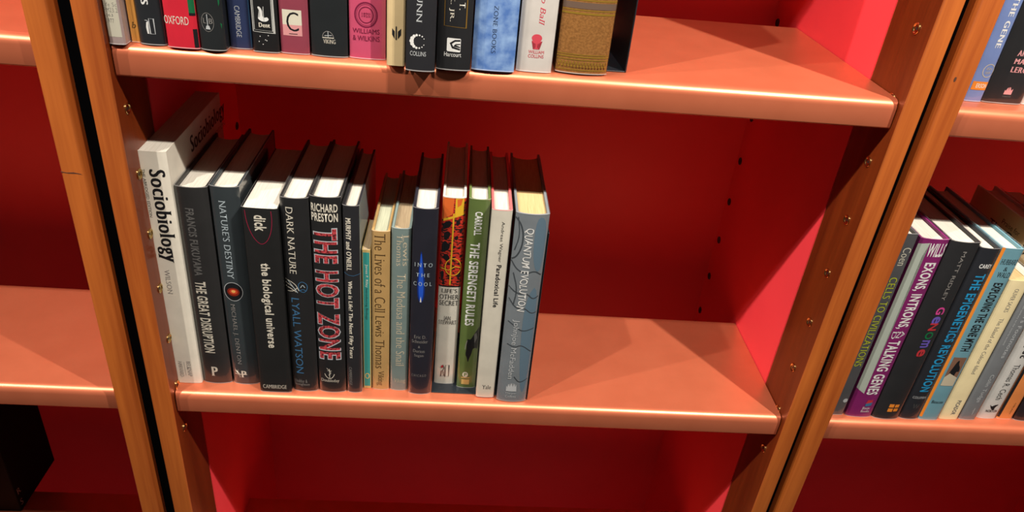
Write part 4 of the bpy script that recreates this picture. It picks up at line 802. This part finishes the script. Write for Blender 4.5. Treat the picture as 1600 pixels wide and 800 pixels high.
def flat_decal(d):
    bm = bmesh.new()
    k = d[0]
    if k in ('p', 'p2') and d[1] in ROUND: d = d[:2] + (chaikin(d[2], k == 'p'),) + d[3:]
    def poly(pts): bm.faces.new([bm.verts.new((p[0], 0, p[1])) for p in pts])
    if k in ('t', 'h'):
        _, name, s, z0, z1, u0, u1, st, col = d
        bm.from_mesh(GLYPH[(s, st)])
        xs = [v.co.x for v in bm.verts]; ys = [v.co.y for v in bm.verts]
        ax, bx, ay, by = min(xs), max(xs), min(ys), max(ys)
        for v in bm.verts:
            p = (v.co.x - ax) / (bx - ax); q = (v.co.y - ay) / (by - ay)
            y_ = -v.co.z * 5e-6
            if k == 'h': v.co = (u0 + (u1 - u0) * p, y_, z0 + (z1 - z0) * q)
            else: v.co = (u0 + (u1 - u0) * q, y_, z1 - (z1 - z0) * p)
    elif k == 'r':
        _, name, z0, z1, u0, u1, col = d
        poly([(u0, z0), (u1, z0), (u1, z1), (u0, z1)])
    elif k == 'e':
        _, name, z, u, rx, rz, col = d
        poly([(u + rx * math.cos(i * math.pi / 10), z + rz * math.sin(i * math.pi / 10)) for i in range(20)])
    elif k == 'o':
        _, name, z, u, rx, rz, th, col = d
        A = [bm.verts.new((u + rx * math.cos(i * math.pi / 14), 0, z + rz * math.sin(i * math.pi / 14))) for i in range(28)]
        B = [bm.verts.new((u + (rx - th) * math.cos(i * math.pi / 14), 0, z + (rz - th) * math.sin(i * math.pi / 14))) for i in range(28)]
        for i in range(28): bm.faces.new((A[i], A[(i + 1) % 28], B[(i + 1) % 28], B[i]))
    elif k == 'p':
        _, name, pts, col = d
        poly(pts); bmesh.ops.triangulate(bm, faces=bm.faces)
    elif k == 'p2':
        _, name, pts, th, col = d
        P = [Vector(p) for p in pts]; Lf = []; Rt = []
        for i, p in enumerate(P):
            t = (P[min(i + 1, len(P) - 1)] - P[max(i - 1, 0)])
            if i in (0, len(P) - 1) and (P[0] - P[-1]).length < 1e-5: t = P[1] - P[-2]
            t = t.normalized() if t.length > 1e-9 else Vector((1, 0))
            n = Vector((-t.y, t.x)) * th * 0.5
            if 0 < i < len(P) - 1:
                a = (p - P[i - 1]).normalized(); c = max(0.5, abs(t.dot(a))); n = n / c
            Lf.append(bm.verts.new((p.x + n.x, 0, p.y + n.y))); Rt.append(bm.verts.new((p.x - n.x, 0, p.y - n.y)))
        for i in range(len(P) - 1): bm.faces.new((Lf[i], Lf[i + 1], Rt[i + 1], Rt[i]))
    return bm, name, col
def cover_material(b):
    b['cover'] = tuple(PG * v for v in b['cover'])
    m = principled('cover', b['cover'], 0.42, spec=0.4)
    if b['mottle']: noise_color(m, (.07, .155, .40), (.24, .37, .60), 90, 6, lo=0.35, hi=0.68)
    elif b['leather']: noise_color(m, (.19, .080, .020), (.27, .118, .031), 500, 3, bump=0.25)
    else:
        c = b['cover']; noise_color(m, tuple(v * 0.93 for v in c), tuple(min(1, v * 1.05) for v in c), 40, 4)
    return m
def make_book(b):
    w, h, d, sag = b['w'], b['h'], b['d'], b['sag']
    hard = b['hard']
    th = 0.0024 if hard else 0.0007
    if w < 0.010: th = min(th, 0.0008)
    root = thing('book', b['label'], 'book', (b['x'], b['y'], b['z']), b['group'])
    us = [-w / 2 + w * i / NSP for i in range(NSP + 1)]
    front = [(u, spine_y(u, w, sag)) for u in us]
    outer = [(-w / 2, d)] + front + [(w / 2, d)]
    ty = 0.0016 if hard else 0.0006
    inner = [(-w / 2 + th, d)] + [((-w / 2 + th) + (w - 2 * th) * i / NSP, spine_y(us[i], w, sag) + ty) for i in range(NSP + 1)] + [(w / 2 - th, d)]
    bm = bmesh.new()
    n = len(outer)
    O0 = [bm.verts.new((p[0], p[1], 0)) for p in outer]; O1 = [bm.verts.new((p[0], p[1], h)) for p in outer]
    I0 = [bm.verts.new((p[0], p[1], 0)) for p in inner]; I1 = [bm.verts.new((p[0], p[1], h)) for p in inner]
    for i in range(n - 1):
        f = bm.faces.new((O0[i], O0[i + 1], O1[i + 1], O1[i]))
        f.material_index = 1 if i == n - 2 else (3 if i == 0 else 0)
        for q in ((I0[i + 1], I0[i], I1[i], I1[i + 1]), (O1[i], O1[i + 1], I1[i + 1], I1[i]), (O0[i + 1], O0[i], I0[i], I0[i + 1])):
            f = bm.faces.new(q); f.material_index = 2
    for i in (0, n - 1):
        f = bm.faces.new((O0[i], O1[i], I1[i], I0[i])); f.material_index = 2
    cm = cover_material(b)
    side = principled('cover_side', tuple(PG * v for v in b['side']), 0.45) if b['side'] else cm
    left = principled('cover_side', b['leftside'], 0.45) if b['leftside'] else cm
    inn = principled('cover_lining', b['inner'], 0.5) if b['inner'] else cm
    obj('cover', bm, [cm, side, inn, left], root, smooth=True)
    # page block, hollow at the fore edge when the book is a hardback
    drop = 0.0032 if hard else 0.0003
    g = 0.0002
    xs = [(-w / 2 + th + g) + (w - 2 * th - 2 * g) * i / NSP for i in range(NSP + 1)]
    fr = [(x, spine_y(us[i], w, sag) + ty + 0.0003) for i, x in enumerate(xs)]
    dd = d - (0.004 if hard else 0.0004); hol = min(0.006, w * 0.16) if hard else 0.0
    bk = [(x, dd - hol * (1 - (2 * (i / NSP) - 1) ** 2)) for i, x in enumerate(xs)][::-1]
    bm = bmesh.new(); add_prism(bm, fr + bk, 'z', drop, h - drop)
    obj('page_block', bm, MATS[b['page']], root)
    for i, dc in enumerate(b['dec']):
        bm, name, col = flat_decal(dc)
        wrap(bm, w, sag, 0.00010 + 0.000022 * i)
        for f in bm.faces:
            if f.normal.y > 0: f.normal_flip()
        obj(name, bm, pal(col), root, smooth='keep')
    for i, (sgn, s_, st, col, ya, yb, z0, z1) in enumerate(b['sidetext']):
        bm = bmesh.new(); bm.from_mesh(GLYPH[(s_, st)])
        xs_ = [v.co.x for v in bm.verts]; ys_ = [v.co.y for v in bm.verts]
        for v in bm.verts:
            p = (v.co.x - min(xs_)) / (max(xs_) - min(xs_)); q = (v.co.y - min(ys_)) / (max(ys_) - min(ys_))
            v.co = (sgn * (w / 2 + 0.0001 + v.co.z * 5e-6), ya + (yb - ya) * p, z0 + (z1 - z0) * q)
        obj('cover_lettering', bm, pal(col), root, smooth='keep')
    if b['sleeve']:
        so = 0.00055 + 0.000022 * len(b['dec'])
        sx = w / 2 + 0.0003
        ln = [(-sx, d * 0.96)] + [(u * sx / (w / 2), spine_y(u, w, sag) - so) for u in us] + [(sx, d * 0.96)]
        bm = bmesh.new()
        rows = [[bm.verts.new((p[0], p[1], z)) for p in ln] for z in (0.0003, 0.0011, h + 0.0006, h + 0.0013)]
        for k in range(3):
            for i in range(len(ln) - 1):
                f = bm.faces.new((rows[k][i], rows[k][i + 1], rows[k + 1][i + 1], rows[k + 1][i]))
                f.material_index = 0 if k == 1 else 1
        obj('clear_sleeve', bm, [sleeve_m, film_edge_highlight], root, smooth=True)
    return root
build_glyphs({(d[2], d[7]) for b in BOOKS for d in b['dec'] if d[0] in ('t', 'h')} | {(d[1], d[2]) for b in BOOKS for d in b['sidetext']} | {('R', 'serif'), ('S', 'serif')})
for b in BOOKS:
    if b['shelf'] == 'M' and b['x'] > 0.285: b['z'] += 0.0012
    if b['shelf'] == 'U' and 0.38 < b['x']: b['z'] += 0.0012
    b['z'] += 0.0003 if b['shelf'] != 'U' else 0.0004
    make_book(b)

# ------------------------------------------------------------------ bookends
def bookend(label, x, y, z, rz, ht, dep, bw, y_base):
    root = thing('bookend', label, 'bookend', (x, y, z), 'black metal bookends holding the rows', rz)
    bm = bmesh.new(); add_box(bm, 0, 0.0012, 0, dep, 0.0, ht, bev=0.0003, seg=1)
    obj('upright_plate', bm, blacksteel, root)
    bm = bmesh.new(); add_box(bm, -bw, 0, y_base, dep - 0.004, 0.0, 0.0009, bev=0.0002, seg=1)
    obj('base_plate', bm, blacksteel, root)
    return root
bookend('black metal bookend at the right end of the middle row of books', 0.3922, 0.0135, 0.0003, 0.0, 0.222, 0.125, 0.110, 0.005)
bookend('black metal bookend on the upper shelf, right beside the gilt-banded leather book', 0.4441, 0.0245, H - TILT + 2 * TILT * 0.42 / W + 0.0004, 0.06, 0.235, 0.13, 0.062, 0.0005)

# ------------------------------------------------------------------ dark book low in the left bookcase
root = thing('book', 'black book in the shade below the bare shelf, at the lower left corner', 'book', (-0.3445, 0.1520, -H + 0.0003))
bm = bmesh.new()
dk = principled('dark_cover', (0.004, 0.003, 0.003), 0.8, spec=0.1)
w_, d_, h_ = 0.038, 0.103, 0.235
pr = [(-w_ / 2, d_), (-w_ / 2, 0.001), (-w_ / 2 + 0.001, 0), (w_ / 2 - 0.001, 0), (w_ / 2, 0.001), (w_ / 2, d_), (w_ / 2 - 0.002, d_), (w_ / 2 - 0.002, 0.003), (-w_ / 2 + 0.002, 0.003), (-w_ / 2 + 0.002, d_)]
add_prism(bm, pr, 'z', 0, h_)
obj('cover', bm, dk, root)
bm = bmesh.new(); add_box(bm, -w_ / 2 + 0.0022, w_ / 2 - 0.0022, 0.0033, d_ - 0.003, 0.003, h_ - 0.003)
obj('page_block', bm, MATS['tanpage'], root)
for ch, y0, z0 in (('R', 0.004, 0.030), ('S', 0.004, 0.008)):
    bm = bmesh.new(); bm.from_mesh(GLYPH[(ch, 'serif')])
    for v in bm.verts: v.co = (w_ / 2 + 0.0002 + v.co.z * 5e-6, y0 + v.co.x * 0.014, z0 + v.co.y * 0.016)
    obj('lettering', bm, pal('grey'), root)
